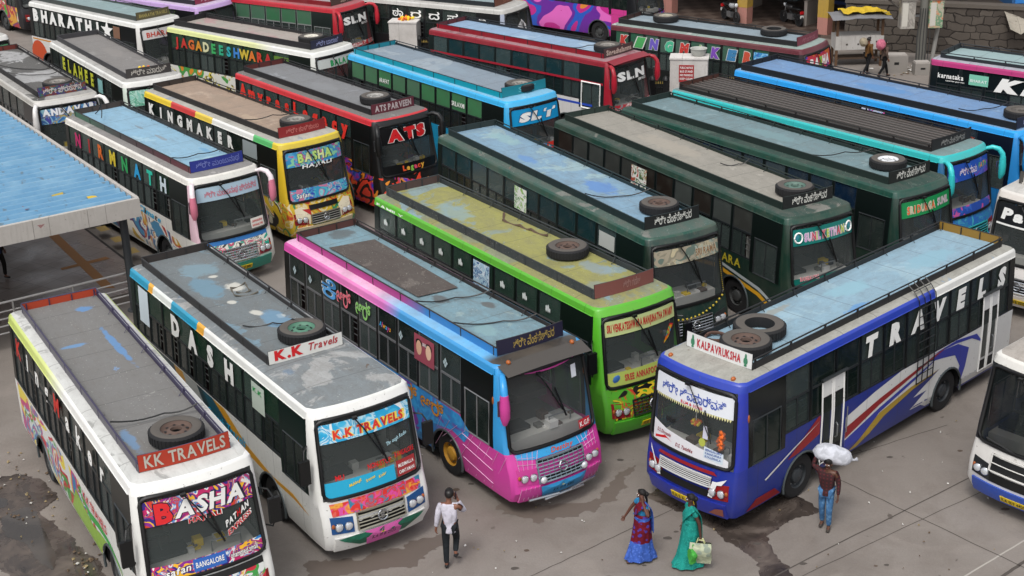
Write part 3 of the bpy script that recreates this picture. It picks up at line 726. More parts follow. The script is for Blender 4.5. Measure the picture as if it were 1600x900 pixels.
b3.poly('R', [(-4.4, .42), (-4.6, 1.7), (-1.7, 1.7), (-1.3, 1.42), (-1.55, 1.1), (-2.0, 1.2), (-2.9, 1.05), (-3.1, .42)], graffiti(('#2f86c8', '#2f86c8', '#3f9fdc', '#2f86c8', '#7a3a9a'), .7, 1), 'livery'); b3.txt('ಆರ್ ಆರ್', 'R', -4.3, -2.3, 1.3, .36, flat('#c8862a'), outline=flat('#5a2a20'), lift=.008)
grid = MB()
for i in range(9): x = -3.0+i*.3; grid.tube([mapR(x, .45+max(0, .6-abs(x+2.25))*1.0, .006), mapR(x+.6, 1.4, .006)], .007, flat('#d9a9cc'), 3)
for z in (.75, 1.05, 1.3): grid.tube([mapR(-1.6, z, .006), mapR(-.5, z-.15, .006)], .007, flat('#d9a9cc'), 3)
for s in (-1, 1):
    for i in range(5): grid.tube([mapF(s*(.62+i*.1), .4, .05), mapF(s*(.6+i*.1), .72, .05)], .006, flat('#d9a9cc'), 3); grid.tube([mapF(s*(.62+i*.09), 1.08, .012), mapF(s*(.5+i*.12), 1.4, .012)], .006, flat('#d9a9cc'), 3)
    for z in (1.15, 1.28): grid.tube([mapF(s*.6, z, .012), mapF(s*1.0, z+.05, .012)], .006, flat('#d9a9cc'), 3)
grid.build('pinstripes', b3.root)
KN = [('ಕೆ', -7.6, '#5aa4e0'), ('ಆರ್', -6.9, '#e06a7a'), ('ಆರ್', -6.0, '#8ac86a')]
for t, x, c in KN: b3.txt(t, 'R', x, x+.68, 2.54, .4, flat(c), outline=flat('#d8d4cc'), lift=.01)
b3.txt('Always', 'R', -4.95, -4.45, 2.62, .13, [flat('#3aa0d8'), flat('#d84a9a'), flat('#e0a030')], shear=.3, lift=.01)
po = b3.quad('R', -3.45, -2.65, 2.36, 2.97, plain('#9a4a58', .4), 'poster', .012)
pf = MB()
for x, c in ((-3.25, '#d0a688'), (-2.87, '#dcb89c')):
    pf.add([mapR(x+.11*cos(t*pi/8), 2.68+.17*sin(t*pi/8), .018) for t in range(16)], [tuple(range(16))], flat(c))
    pf.add([mapR(x+.13*cos(t*pi/8), 2.78+.1*sin(t*pi/8), .016) for t in range(16)], [tuple(range(16))], flat('#1c1512'))
pf.build('portrait', po); b3.txt('LEO', 'R', -3.1, -2.95, 2.78, .07, WHITE, lift=.018)
for i, x in enumerate((-9.1, -8.3, -4.1, -2.3)): b3.txt('❖', 'R', x, x+.18, 2.62, .16, flat('#a7b8bc'), lift=.01)
m = MB(); m.grid([[(-.42+dx-.0*abs(y), y*1.05, 3.25-dx*.35+.02*(1-y*y)) for y in [i/4-1 for i in range(9)]] for dx in (0, .32, .36)], plain('#4a4642', .5)); m.build('sun_visor', b3.root)
b3.fpoly([(-.98, 2.99), (.98, 2.99), (.95, 3.16), (-.95, 3.16)], paint('#2f97d6', .05), 'front_livery'); b3.txt('KRR', 'F', -.12, .3, 3.03, .11, flat('#c23a8a'), bold=.04, outline=flat('#9ac8e8'), lift=.006)
m = MB(); m.tube([mapF(-.8+i*.2, 2.98+.16*abs(-.8+i*.2)**2*.9, .02) for i in range(9)], .02, flat('#b8368c'), 5); m.build('pinstripes', b3.root)
b3.fpoly([(-.62, 1.24), (.75, 1.24), (.85, 1.4), (-.7, 1.4)], paint('#2f9ad4', .08), 'front_livery'); b3.txt('Destiny', 'F', -.2, .35, 1.28, .1, flat('#c8502a'), shear=.3, lift=.01)
b3.fpoly([(-.5, .36), (.5, .36), (.58, .68), (-.58, .68)], paint('#2f8fc8', .1), 'front_livery', .052); b3.fpoly([(-.98, 1.3), (-.62, 1.24), (-.7, 1.4), (-1.0, 1.4)], paint('#3a9ad4', .1), 'front_livery', .004)
b3.fpoly([(.62, 1.5), (.96, 1.5), (.96, 1.68), (.62, 1.68)], flat('#b02a34'), 'windscreen_sticker', .008); b3.txt('K.G.F', 'F', .65, .93, 1.54, .1, WHITE, lift=.012); b3.fpoly([(.6, 2.6), (.74, 2.6), (.74, 2.88), (.6, 2.88)], flat('#cfd2da'), 'windscreen_sticker', .008)
m = MB()
for s in (-1, 1): m.tube([mapF(s*.15, .4, .14), mapF(s*.85, .42, .12)], .03, CHROME, 6); m.sphere(mapF(s*.52, .82, .08), (.05, .08, .08), LAMP, 10, 6)
m.tube([mapF(-.5, .36, .16), mapF(.5, .36, .16)], .03, CHROME, 6); m.build('bumper_bar', b3.root, 40)
b3.poly('R', [], None) if False else None
m = MB(); m.add([b3_p for b3_p in [(-8.3, -.55, 3.345), (-4.3, -.5, 3.345), (-4.2, .5, 3.345), (-8.1, .62, 3.345)]], [(0, 1, 2, 3)], deck('#544a45', (('#6b615a', .4, 1.6),), 8, .4)); o = m.build('tarpaulin', b3.root)
b3.rope([(-3.9, -.8, 3.46), (-3.7, .1, 3.37), (-3.3, .8, 3.5)], 'rope across the pink coach roof beside the brown tarpaulin'); b3.rope([(-2.4, -.8, 3.46), (-2.0, .2, 3.36), (-1.6, .8, 3.5)], 'rope across the pink coach roof near its navy board')

# lime green coach
b4 = Bus(4, 2.94, 29.39, -56.2, 10.25, 'lime green coach with a yellow patched roof and SRI VENKATESHWARA windscreen banner',
    low=paint('#4fa02c', .25), band=plain('#0f1a14', .3), strip=paint('#58ac30', .2), face=paint('#54a62e', .15), head=paint('#60b034', .15), pillar=paint('#55ae2a', .1),
    roof=deck('#8a926c', (('#98964a', .47, .8), ('#7fa0a8', .38, 1.3)), 4, .5), deck=deck('#86a0a0', (('#9c9a40', .64, .45), ('#8a9c8c', .38, 1.1), ('#7389b0', .3, .7)), 9, .45), rackm=plain('#2f3436', .6), nearm=deck('#3a4244', (('#2c3234', .4, 2.0),), 3, .3), rearp=plain('#4e3c38', .7), rz=3.5,
    bx=.8, board=board(plain('#76453f', .7), 'ಶ್ರೀ ಗಣೇಶ', -.1, .5, .14, flat('#93706a'), 3.4), upper=GLG, glass=GLD, wframe=FRAMED, mirror=('box', BLACK, BLACK), hl=plain('#8a1f2a', .3), bump=paint('#4fae2a', .15), grt='mesh', grm=plain('#1c1f1c', .5), plate='KA 40 A 1188')
for i, (p, q) in enumerate(b4.bays):
    if i == 5: b4.quad('R', p+.05, q-.1, 2.35, 2.97, graffiti(('#a8c8d8', '#d8e4ea', '#3a6a9a', '#a8c8d8'), 2.5, 3), 'poster', .012)
    else:
        m = MB()
        for dx, h in ((0, .16), (.07, .2), (.12, .1)): m.add([mapR(p+.3+dx+u, 2.66+v, .012) for u, v in ((0, 0), (.03, -.05), (.04, .0), (.065, -.04), (.065, h*.5), (.04, h*.75), (.0, h*.6))], [tuple(range(7))], flat('#d6dcd8'))
        m.build('sticker', b4.root)
b4.banner(2.6, 2.95, flat('#bcc98a')); b4.txt('SRI VENKATESHWARA MANJUNATHA SWAMY', 'F', -.93, .93, 2.7, .17, flat('#b62a2a'), bold=.05, lift=.006)
b4.banner(1.46, 1.78, flat('#a9b85a'), name='windscreen_lower_banner'); b4.txt('SREE ANNAPOORNESHWARI', 'F', -.62, .95, 1.56, .14, flat('#b03038'), bold=.04, lift=.006)
m = MB(); m.sphere(mapF(-.8, 1.62, -.01), (.03, .12, .1), flat('#3f6fb0')); m.build('windscreen_sticker', b4.root)
b4.fpoly([(.55, 2.1), (.72, 2.2), (.92, 2.46), (.8, 2.5)], graffiti(RAINBOW[:5], 3, 4), 'windscreen_sticker', .006)
b4.fpoly([(-.98, .72), (.98, .72), (.98, 1.38), (-.98, 1.38)], graffiti(('#54a62e', '#54a62e', '#c8352a', '#54a62e', '#e0c22e', '#1a1a1a'), 1.3, 2), 'front_livery')
b4.txt('FAMILY', 'R', -10, -8.6, 3.05, .08, WHITE)
b4.tyre(-3.3, .28, 'spare tyre with rusty rim on the yellow-patched roof of the lime green coach'); b4.rope([(-6.6, .7, 3.36), (-6.2, .4, 3.36), (-5.6, .5, 3.36), (-5.2, .55, 3.36), (-4.6, .62, 3.36)], 'thick brown rope lying on the lime green coach roof', .035, plain('#59483a', .9))

# dark green coach, weathered, blue roof
DG = paint('#1b3a33', .45)
b5 = Bus(5, 4.46, 33.58, -60.1, 11.39, 'weathered dark green coach with a patchy blue roof and torn windscreen banner',
    low=DG, band=plain('#101c1a', .3), strip=paint('#234c41', .5), face=paint('#1d332d', .3), head=paint('#203b34', .4), pillar=paint('#13261f', .2),
    roof=deck('#46635a', (('#7b8079', .42, 1.1), ('#7c5f52', .33, 2.1)), 5, .6), deck=deck('#6f9dba', (('#8fb3bd', .42, .9), ('#5d87c0', .3, .5)), 11, .4), rackm=plain('#16282a', .6), rearp=plain('#24302f', .7),
    bx=.85, board=board(plain('#161818', .6), VK, -.68, .68, .17, flat('#cfcfc8'), 3.38), upper=GLT, glass=GLD, wframe=FRAMED, mirror=('none', BLACK, BLACK), grt='mesh', bump=paint('#1a2622', .3), hl=plain('#2a2e2e', .3))
for i in (4, ): b5.quad('R', b5.bays[i][0]+.6, b5.bays[i][0]+1.25, 2.3, 2.95, graffiti(('#e4e6e0', '#8ab85a', '#e4e6e0', '#4a8a3a', '#e4e6e0'), 2.2, 5), 'poster', .012)
b5.quad('R', -2.4, -1.7, 2.5, 2.9, flat('#b9bcb8'), 'poster', .012)
b5.banner(2.52, 2.92, graffiti(('#a89e8a', '#8f8a78', '#c4b898', '#a8b0a4', '#6a7a70'), 1.8, 3, 1.2, .3)); b5.txt('SRI RAMA', 'F', .2, .9, 2.62, .18, flat('#8a6a4a'), bold=.03, outline=flat('#cfc6b0'), lift=.006)
m = MB()
for i in range(16): t = i/15; m.sphere(mapF(-.9+1.85*t, 1.15+.5*(t-.35)**2*1.4, .06), .032, flat('#b8a232'), 6, 4)
for i in range(26): t = i/25; m.sphere(mapF(1.04-.03*sin(t*3), 1.5+1.3*t, .03), .012, flat('#b8a232'), 6, 4)
o = m.build('garland', None, 60); o.matrix_world = b5.M; tag(o, 'yellow flower garland hung over the nose of the weathered dark green coach', 'garland')
b5.tyre(-1.75, .25, 'grey spare tyre behind the black board of the weathered blue-roofed green coach'); b5.rope([(-3.6, -.8, 3.48), (-3.2, 0, 3.36), (-2.9, .8, 3.5)], 'rope across the patchy blue roof of the dark green coach')

b6 = Bus(6, 8.09, 34.81, -60.1, 11.48, 'dark green coach with a beige roof and SUNIL KETHAN on its teal windscreen banner',
    low=paint('#142c25', .2), band=plain('#0e1614', .3), strip=paint('#193b31', .35), face=paint('#163028', .2), head=paint('#1f4439', .4), pillar=paint('#143026', .2),
    roof=deck('#304c44', (('#7b7c74', .4, .9),), 6, .6), deck=deck('#9b968a', (('#aca699', .4, .8),), 12, .35), rackm=plain('#15241f', .6), rearp=plain('#22322d', .7),
    bx=.85, board=board(plain('#161818', .6), VK, -.68, .72, .17, flat('#cfcfc8'), 3.38), upper=glass('#241c17', .92, .2), glass=GLD, wframe=FRAMED, mirror=('none', BLACK, BLACK), bump=paint('#142620', .2))
b6.quad('R', b6.bays[4][0]+.55, b6.bays[4][0]+1.3, 2.28, 2.95, graffiti(('#e0e0d8', '#b04a3a', '#7a9a5a', '#e0e0d8', '#4a6a4a'), 2.2, 8), 'poster', .012)
b6.poly('R', [(-4.5, 1.0), (-3.0, 1.22), (-1.2, .95), (-.45, .62), (-.45, .55), (-1.3, .85), (-3, 1.1), (-4.5, .9)], flat('#d09a22'), 'livery'); b6.poly('R', [(-4.5, 1.15), (-3.0, 1.36), (-1.2, 1.1), (-.45, .8), (-.45, .74), (-1.3, 1.02), (-3, 1.28), (-4.5, 1.08)], flat('#a9b0b0'), 'livery')
b6.txt('VENKATESHWARA', 'R', -5.3, -2.0, 1.4, .24, flat('#b8a82c'), lift=.006)
b6.banner(2.5, 2.93, plain('#1f7a72', .3)); b6.txt('SUNIL KETHAN', 'F', -.66, .66, 2.6, .2, [flat('#c8a0c8'), flat('#d8b8d0'), flat('#c85a6a'), flat('#b8c860')], bold=.06, outline=flat('#e8e0e8'), lift=.006)
m = MB()
for y in (-.83, .83): m.tube([mapF(y+.11*cos(t*pi/6), 2.71+.13*sin(t*pi/6), .015) for t in range(12)], .025, WHITE, 4, True); m.sphere(mapF(y, 2.71, -.01), (.02, .09, .1), flat('#3a8a9a'))
m.build('windscreen_sticker', b6.root)
b6.banner(1.46, 1.66, plain('#16665c', .3), name='windscreen_lower_banner'); b6.txt('BANGALORE', 'F', -.85, -.3, 1.6, .1, flat('#d0707a'), bold=.04, outline=WHITE, lift=.006)
b6.tyre(-1.6, .2, 'spare tyre with green-grey rim on the beige roof of the SUNIL KETHAN coach', plain('#567066', .6)); b6.rope([(-4.6, .1, 3.4), (-4.3, .5, 3.38), (-4.2, .8, 3.5)], 'rope on the beige roof of the dark green coach')

b7 = Bus(7, 11.26, 36.72, -54.2, 11.58, 'dark green coach with a grey-teal roof and a green windscreen banner, beside turquoise coach',
    low=paint('#17332c', .2), band=plain('#0f1716', .3), strip=paint('#1d463b', .25), face=paint('#18352d', .2), head=paint('#244b41', .3), pillar=paint('#1a352d', .2),
    roof=deck('#294840', (('#3f5c53', .4, 1.1),), 7, .35), deck=deck('#6a8b92', (('#7d9aa0', .4, .7),), 13, .35), rackm=plain('#172723', .6), rearp=plain('#1d2b28', .7),
    bx=.85, board=board(plain('#161a18', .6), VK, -.68, .72, .17, flat('#cfcfc8'), 3.38), upper=GLB, glass=GLD, wframe=FRAMED, mirror=('none', BLACK, BLACK))
b7.banner(2.5, 2.93, plain('#1f8a4f', .3)); b7.txt('SRI DURGA', 'F', -.8, .25, 2.6, .2, [flat('#d8653a'), flat('#c8b8a0')], bold=.05, outline=flat('#b8d8b8'), lift=.006); b7.txt('SUNIL', 'F', .35, .88, 2.62, .2, flat('#c8b8c0'), bold=.05, outline=flat('#4a8a5a'), lift=.006)
b7.tyre(-1.8, .25, 'spare tyre with a white rim on the grey-teal roof of a dark green coach', plain('#d4d6d8', .5)); b7.rope([(-3.6, -.8, 3.46), (-3.2, .1, 3.46), (-2.8, .8, 3.5)], 'rope behind the white-rimmed tyre of the dark green coach')

b8 = Bus(8, 13.28, 39.69, -50.9, 11.07, 'turquoise coach with a brown slatted roof rack and ear-shaped mirrors',
    low=graffiti(('#1f5fa8', '#2aa0a8', '#1f5fa8', '#3ab0c0', '#6a4aa8'), .7, 2), band=plain('#0f1616', .3), strip=paint('#2fb3b4', .15), face=graffiti(('#2a6ab8', '#2a8ab0', '#2a6ab8', '#4ab0c0'), 1.2, 2), head=paint('#3ab5b6', .2), pillar=paint('#2f6a98', .1),
    roof=deck('#6f8f90', (('#849ca0', .4, 1.1),), 7, .35), deck=deck('#6a8b92', (), 13, .35), rackm=plain('#1a1615', .6), rearp=plain('#4a2a22', .7), slats=plain('#57504c', .6), gap=True, rw=.95,
    bx=.85, board=board(plain('#1c1c1e', .6), VK, -.6, .6, .14, flat('#8a8a88'), 3.38), upper=GLD, glass=GLD, wframe=FRAMED, mirror=('ear', paint('#35c0c2', .05), paint('#35c0c2', .05)), grt='slat', grm=plain('#2a9a9c', .4), gr=(.6, .74, 1.1))
b8.banner(2.45, 2.95, graffiti(('#2a52b0', '#3a6ac8', '#7a4ab0', '#2a52b0'), 1.4, 6, 1.5, 0)); b8.txt('ಶ್ರೀ ರಾಮ', 'F', -.5, .3, 2.6, .2, flat('#e0dcea'), bold=.05, outline=flat('#8a2a8a'), lift=.006)
b8.txt('FAITH', 'F', .4, .85, 2.65, .16, [flat('#6ac04a'), flat('#e8a03a')], lift=.006); b8.banner(1.46, 1.72, graffiti(('#2a52b0', '#3a6ac8', '#d85aa0', '#2a52b0'), 1.8, 6, 1.5, 0), name='windscreen_lower_banner')
b8.quad('R', -8.2, -7.3, 2.5, 2.9, graffiti(('#e8e8ea', '#3a4a9a', '#d85aa0', '#2a8ac0'), 2.5, 3), 'poster', .012)

b9 = Bus(9, 16.12, 41.93, -50.1, 11.5, 'bright blue coach with a blue roof and orange lettering on its windows',
    low=paint('#1f7fc4', .15), band=plain('#0d1626', .3), strip=paint('#2898e0', .1), face=paint('#2a8fd4', .1), head=paint('#2f9ae2', .1), pillar=paint('#2a86cc', .1),
    roof=deck('#4f93c8', (('#3f7fb4', .4, 1.1),), 7, .3), deck=deck('#4f86bd', (('#6a9ac8', .4, .7),), 14, .3), rackm=plain('#14161c', .6), rw=.97,
    bx=.5, board=board(plain('#20283f', .6), VK, -.7, .7, .16, flat('#9aa4c4'), 3.38), upper=GLB, glass=GLD, wframe=FRAMED, mirror=('ear', paint('#2a8fd4', .05), paint('#2a8fd4', .05)))
for i, (p, q) in enumerate(b9.bays):
    if i == 6: b9.quad('R', p, q+.1, 2.48, 2.96, graffiti(('#c8d0e8', '#3a3a9a', '#d85a9a', '#8ab0e0'), 2.5, 3), 'poster', .012)
    else: b9.txt(['ಶ್ರೀರಾಮ', 'SAMRAT', 'JOURNEY', 'JOSHUA'][i % 4], 'R', p+.1, q-.1, 2.64, .18, flat('#c8502c'), lift=.01, shear=.2)
b9.tyre(-1.05, .15, 'spare tyre at the front of the bright blue coach roof', plain('#5f5a55', .7)); b9.rope([(-2.6, -.8, 3.48), (-2.2, 0, 3.4), (-1.9, .8, 3.5)], 'rope across the bright blue coach roof')

GP10 = ('#e4e0d6', '#e4e0d6', '#c8a23a', '#b03a34', '#e4e0d6', '#4a8ab0', '#5a3a6a')
b10 = Bus(10, -7.88, 39.51, -52.5, 9.29, 'white coach with rainbow NIRNATH letters, pale blue roof and pink-lettered windscreen banner',
    low=paint('#dcdad4', .15), band=plain('#121814', .3), strip=paint('#dcd9d2', .25), face=paint('#dedcd6', .12), head=paint('#d8d6d0', .2), pillar=paint('#d8b8c4', .1),
    roof=deck('#8d8a88', (('#a9a6a2', .4, 1.1),), 7, .45), deck=deck('#76adcb', (('#8fbdd2', .4, .6),), 15, .25), rackm=plain('#2a2826', .6), nearm=rampx(((0, '#2f6a50'), (.3, '#3a4a48'), (.6, '#3f2430'), (1, '#6a2f38')), 9.29, .2), rearp=plain('#453a34', .7),
    bx=.75, board=board(plain('#2a3488', .5), 'ಶ್ರೀ ಮಂಜುನಾಥ', -.8, .85, .14, flat('#6f78b8'), 3.4), upper=GLG, glass=GLD, wframe=FRAMED, mirror=('ear', paint('#e4d8dc', .05), paint('#d0788e', .05)), grt='mesh', grm=CHROME, bump=paint('#2a8a7a', .1), hl=plain('#8a2a38', .3), plate='KA 06 B 1886')
b10.poly('R', [(-9, .42), (-9, 1.7), (-5, 1.7), (-3.3, 1.4), (-2.4, 1.4), (-1.4, 1.2), (-.6, .7), (-1.5, .9), (-2.9, .9), (-3, .42)], graffiti(GP10, .6, 7, 1.6), 'livery'); b10.txt('Climate', 'R', -3.9, -2.4, 1.5, .2, [CYAN, CYAN, flat('#3a2a2a')], lift=.008, shear=.3, slope=-.04)
b10.letters('NIRMNATH', -8.6, -1.55, [flat(c) for c in ('#c22a6a', '#a82a2a', '#d86a2a', '#d8c23a', '#2fa05a', '#2fa0d8', '#2fc0a8', '#c8d8e0')], h=.36, bold=.05)
b10.banner(2.55, 2.95, plain('#aec6d6', .3)); b10.txt('ಶ್ರೀ ಮಂಜುನಾಥ ಪ್ರಸನ್ನ', 'F', -.75, .9, 2.66, .17, flat('#c8808e'), bold=.03, outline=flat('#a03a5a'), lift=.006)
b10.fpoly([(-.98, 1.28), (.98, 1.28), (.98, 1.4), (-.98, 1.4)], flat('#2f6fb0'), 'front_livery'); b10.fpoly([(-.98, .74), (.98, .74), (.98, 1.28), (-.98, 1.28)], graffiti(('#e4e0d6', '#e4e0d6', '#2aa08a', '#c83a6a', '#e4e0d6', '#3a3a3a'), 1.4, 3), 'front_livery')
b10.fpoly([(.5, 1.52), (.95, 1.52), (.95, 1.8), (.5, 1.8)], flat('#d8d4cc'), 'route_sign', .006); b10.txt('CHITRADURGA', 'F', .54, .91, 1.68, .06, RED, lift=.01); b10.txt('BANGALORE', 'F', .54, .91, 1.57, .06, RED, lift=.01)
b10.rope([(-2.0, -.8, 3.46), (-1.9, 0, 3.44), (-1.8, .8, 3.5)], 'thin bar rope across the pale blue roof of the NIRNATH coach'); b10.rope([(-8.6, -.3, 3.34), (-8.2, -.2, 3.75), (-7.6, -.5, 3.45)], 'loose rope end hanging at the tail of the pale blue roof')

GP11 = ('#d8b62e', '#d8b62e', '#e8e2cc', '#c83a24', '#3a9a5a', '#e8e2cc', '#2a2a2a')
b11 = Bus(11, -5.8, 42.73, -51.3, 9.43, 'yellow coach with white KINGMAKER letters and a BASHA windscreen banner',
    low=graffiti(GP11, .7, 4), band=plain('#131513', .3), strip=rampx(((0, '#d8bc2e'), (.22, '#c23a38'), (.4, '#dcc04a'), (.52, '#dededa'), (.8, '#58b26a'), (.92, '#d8c03a'), (1, '#d0b52e')), 9.43, .1, 'CONSTANT'), face=graffiti(('#d4b22c', '#d4b22c', '#e0d4b0', '#d4b22c', '#c8402a', '#d4b22c', '#3a8a5a'), .9, 2), head=paint('#c8b03a', .15), pillar=paint('#d6b42c', .08),
    roof=deck('#b3b0a6', (('#8f9aa4', .4, 1.1),), 7, .4), deck=deck('#a58a72', (('#b59b82', .4, .8), ('#86786a', .33, 1.3)), 16, .35), rackm=plain('#242120', .6), rearp=plain('#3a322d', .7),
    bx=.8, board=board(plain('#8a2426', .5), 'ಶ್ರೀ ಕಾಳಿಕಾಂಬ', -.7, .7, .13, flat('#c0706a'), 3.4), upper=GLD, glass=GLD, wframe=plain('#4d5150', .5, .3), mirror=('none', BLACK, BLACK), grt='slat', gr=(.5, .74, 1.02), grn=4, grm=plain('#a7a49a', .25, .7), emblem='star', slot=1, bump=paint('#dccfae', .15), hl=plain('#8a1c24', .3))
b11.letters('KINGMAKER', -9.1, -2.95, W, h=.3, bold=.07); b11.quad('R', b11.bays[-1][0], b11.bays[-1][1], 2.5, 2.98, flat('#8d9698'), 'poster', .012)
b11.banner(2.5, 2.95, graffiti(('#3a8ac0', '#5aa8d0', '#c83a7a', '#3a8ac0', '#8ac8a0'), 1.4, 5, 1.5, 0)); b11.txt('BASHA', 'F', -.6, .6, 2.62, .26, [flat('#b8d878'), flat('#d8e0a0')], bold=.05, outline=flat('#1f3f2a'), lift=.006); b11.txt('HAJIALI', 'F', -.5, .55, 2.42, .11, WHITE, bold=.03, lift=.006, shear=.1)
b11.banner(1.47, 1.82, graffiti(('#3a9ac0', '#5ab8c8', '#3a4ab0', '#8ad0d8', '#c87a9a'), 2.0, 2, 1.5, 0), name='windscreen_lower_banner'); b11.txt('Safan', 'F', -.85, -.4, 1.56, .13, WHITE, outline=flat('#1a1a1a'), shear=.2, lift=.006)
b11.fpoly([(-.98, .9), (-.55, .74), (-.5, 1.12), (-.75, 1.3), (-.98, 1.25)], paint('#e0d6bc', .1), 'front_livery'); b11.fpoly([(.98, .9), (.55, .74), (.5, 1.12), (.75, 1.3), (.98, 1.25)], paint('#e0d6bc', .1), 'front_livery'); b11.fpoly([(-.75, 1.22), (-.5, 1.0), (-.48, 1.2)], flat('#b0242a'), 'front_livery', .006)
b11.tyre(-1.55, .25, 'spare tyre on the tan roof of the yellow KINGMAKER coach', plain('#8d8a84', .7)); b11.rope([(-2.9, -.8, 3.46), (-2.7, .1, 3.48), (-2.5, .8, 3.5)], 'rope across the tan roof of the yellow coach')

GP12 = ('#161414', '#d8402a', '#e08a2a', '#161414', '#2a4ab0', '#8a2a8a', '#d8402a')
b12 = Bus(12, -3.14, 45.06, -51.5, 9.29, 'black and red coach with ATS on its windscreen and an ATS PARVEEN roof board',
    low=graffiti(GP12, .6, 3, 1.8), band=plain('#101212', .3), strip=paint('#c42f38', .2), face=graffiti(('#161414', '#161414', '#d8402a', '#3a3ab0', '#e08a2a', '#161414'), 1.0, 3), head=plain('#1c1c1d', .4), pillar=plain('#131314', .4),
    roof=deck('#767270', (('#8e8c8a', .4, 1.1),), 7, .4), deck=deck('#7f8184', (('#8f9296', .4, .7),), 17, .25), rackm=plain('#1d1c1e', .6), rearp=plain('#5a2422', .7),
    bx=.85, board=board(plain('#5d2430', .6), 'ATS PARVEEN', -.85, .85, .17, flat('#b4a8a8'), 3.38, bold=.04), upper=glass('#1c3432', .9, .15), glass=GLD, wframe=FRAMED, mirror=('ear', BLACK, BLACK), bump=plain('#1a1718', .4))
b12.letters('AmyrasLegacy', -8.9, -1.7, flat('#e0352a'), h=.38, bold=.07)
b12.banner(2.45, 2.95, plain('#141315', .3)); b12.txt('ATS', 'F', -.72, .72, 2.53, .33, RED, bold=.09, outline=flat('#e0dcd8'), lift=.006)
b12.banner(1.44, 1.76, plain('#121213', .3), name='windscreen_lower_banner'); b12.txt('Legacy', 'F', -.35, .5, 1.54, .16, [flat('#d8502a'), flat('#d8a03a'), flat('#7ab04a'), flat('#d84a6a')], bold=.05, lift=.006)
b12.tyre(-2.0, .1, 'spare tyre with grey rim on the grey roof of the ATS coach', plain('#9a9894', .6))

b13 = Bus(13, 1.07, 46.84, -52.2, 10.06, 'cyan coach with SLT on its windscreen and pale green upper windows',
    low=paint('#128bb4', .15), band=plain('#0e1513', .3), strip=paint('#38a8dc', .1), face=paint('#1893bc', .1), head=paint('#44abdc', .1), pillar=paint('#2f9cd0', .1),
    roof=deck('#55b0d8', (('#6fbfe0', .4, 1.1),), 7, .2), deck=deck('#7f92a2', (('#92a2ae', .4, .7),), 18, .25), rackm=plain('#16222a', .6), rw=.93, nearm=plain('#0f97ab', .4), rearp=plain('#127a8c', .6),
    bx=.8, board=board(plain('#1b7f8e', .5), 'S L T', -.3, .5, .15, flat('#5ab0ba'), 3.38), upper=glass('#3f7a4f', .92, .2), glass=GLD, wframe=FRAMED, mirror=('none', BLACK, BLACK))
b13.banner(2.42, 2.95, plain('#1c93cc', .3)); b13.txt('SLT', 'F', -.75, .75, 2.55, .26, WHITE, bold=.08, outline=flat('#1a4a7a'), shear=.2, lift=.006); b13.banner(1.46, 1.7, graffiti(('#c8352a', '#2a8ac0', '#d8d8d4', '#c8352a'), 2.2, 2, 1, 0), name='windscreen_lower_banner')
b13.txt('ARAFAT', 'R', b13.bays[2][0]+.1, b13.bays[2][1]-.1, 2.6, .16, WHITE, lift=.01); b13.txt('SRILAXMI', 'R', b13.bays[7][0]+.05, b13.bays[7][1]-.05, 2.6, .16, WHITE, lift=.01)
b13.tyre(-1.15, .1, 'spare tyre at the front of the cyan SLT coach roof', plain('#8a8680', .7))

DR = paint('#8f1a2a', .15)
def slnfront(b):
    b.txt('SLN', 'F', -.75, .8, 2.5, .3, WHITE, bold=.06, outline=flat('#202226'), shear=.0, lift=.006, slope=.0); b.txt('SERVICES', 'F', .35, .85, 2.35, .09, WHITE, lift=.006)
    b.banner(1.46, 1.66, graffiti(('#b02a34', '#d8d4d0', '#b02a34', '#8a8a8a'), 2.5, 2, 1, 0), name='windscreen_lower_banner')
b14 = Bus(14, 4.66, 52.09, -43.9, 9.72, 'dark red and white coach with SLN on its windscreen, nearer the white block wall',
    low=paint('#d4d2d0', .1), band=plain('#16201f', .3), strip=paint('#861728', .15), face=paint('#841626', .1), head=paint('#8a1a2a', .1), pillar=paint('#9a1c2c', .08),
    roof=deck('#a07078', (('#8a4a54', .45, 1.0),), 7, .4), deck=deck('#7ba2c6', (('#94b4cf', .4, .7),), 19, .25), rackm=plain('#1b1f24', .6), nearm=paint('#8a1828', .15), rearp=plain('#5d2428', .7),
    bx=.75, board=board(plain('#4a3434', .6), 'Singadhallamma', -.85, .85, .16, flat('#c0aca0'), 3.38, bold=.03), upper=GLT, glass=GLD, wframe=FRAMED, mirror=('ear', paint('#a01c2c', .05), paint('#a81e30', .05)), gut=paint('#861728', .1))
slnfront(b14); b14.quad('R', -9.5, -.5, 2.38, 2.46, paint('#a01e30', .1), 'livery', .012); b14.quad('R', -9.5, -1.0, 1.52, 1.6, BLUE, 'livery'); b14.quad('R', -9.5, -.5, .42, .9, DR, 'livery')
q = MB(); q.tube([mapR(x, z, .01) for x, z in ((-1.52, 1.44), (-.64, 1.44), (-.64, 2.4), (-1.52, 2.4))], .04, WHITE, 4, True); q.build('window_frame', b14.root)
m = MB(); m.grid([[(-.42+dx, y*1.05, 3.26-dx*.3+.02*(1-y*y)) for y in [i/4-1 for i in range(9)]] for dx in (0, .3, .34)], paint('#861728', .1)); m.build('sun_visor', b14.root)
b14.tyre(-1.35, .1, 'spare tyre with a blue cloth on it, on the dark red SLN coach roof', plain('#8a8680', .7)); b14.rope([(-2.5, -.8, 3.46), (-2.2, 0, 3.42), (-1.9, .8, 3.5)], 'rope across the pale blue roof of the dark red SLN coach')

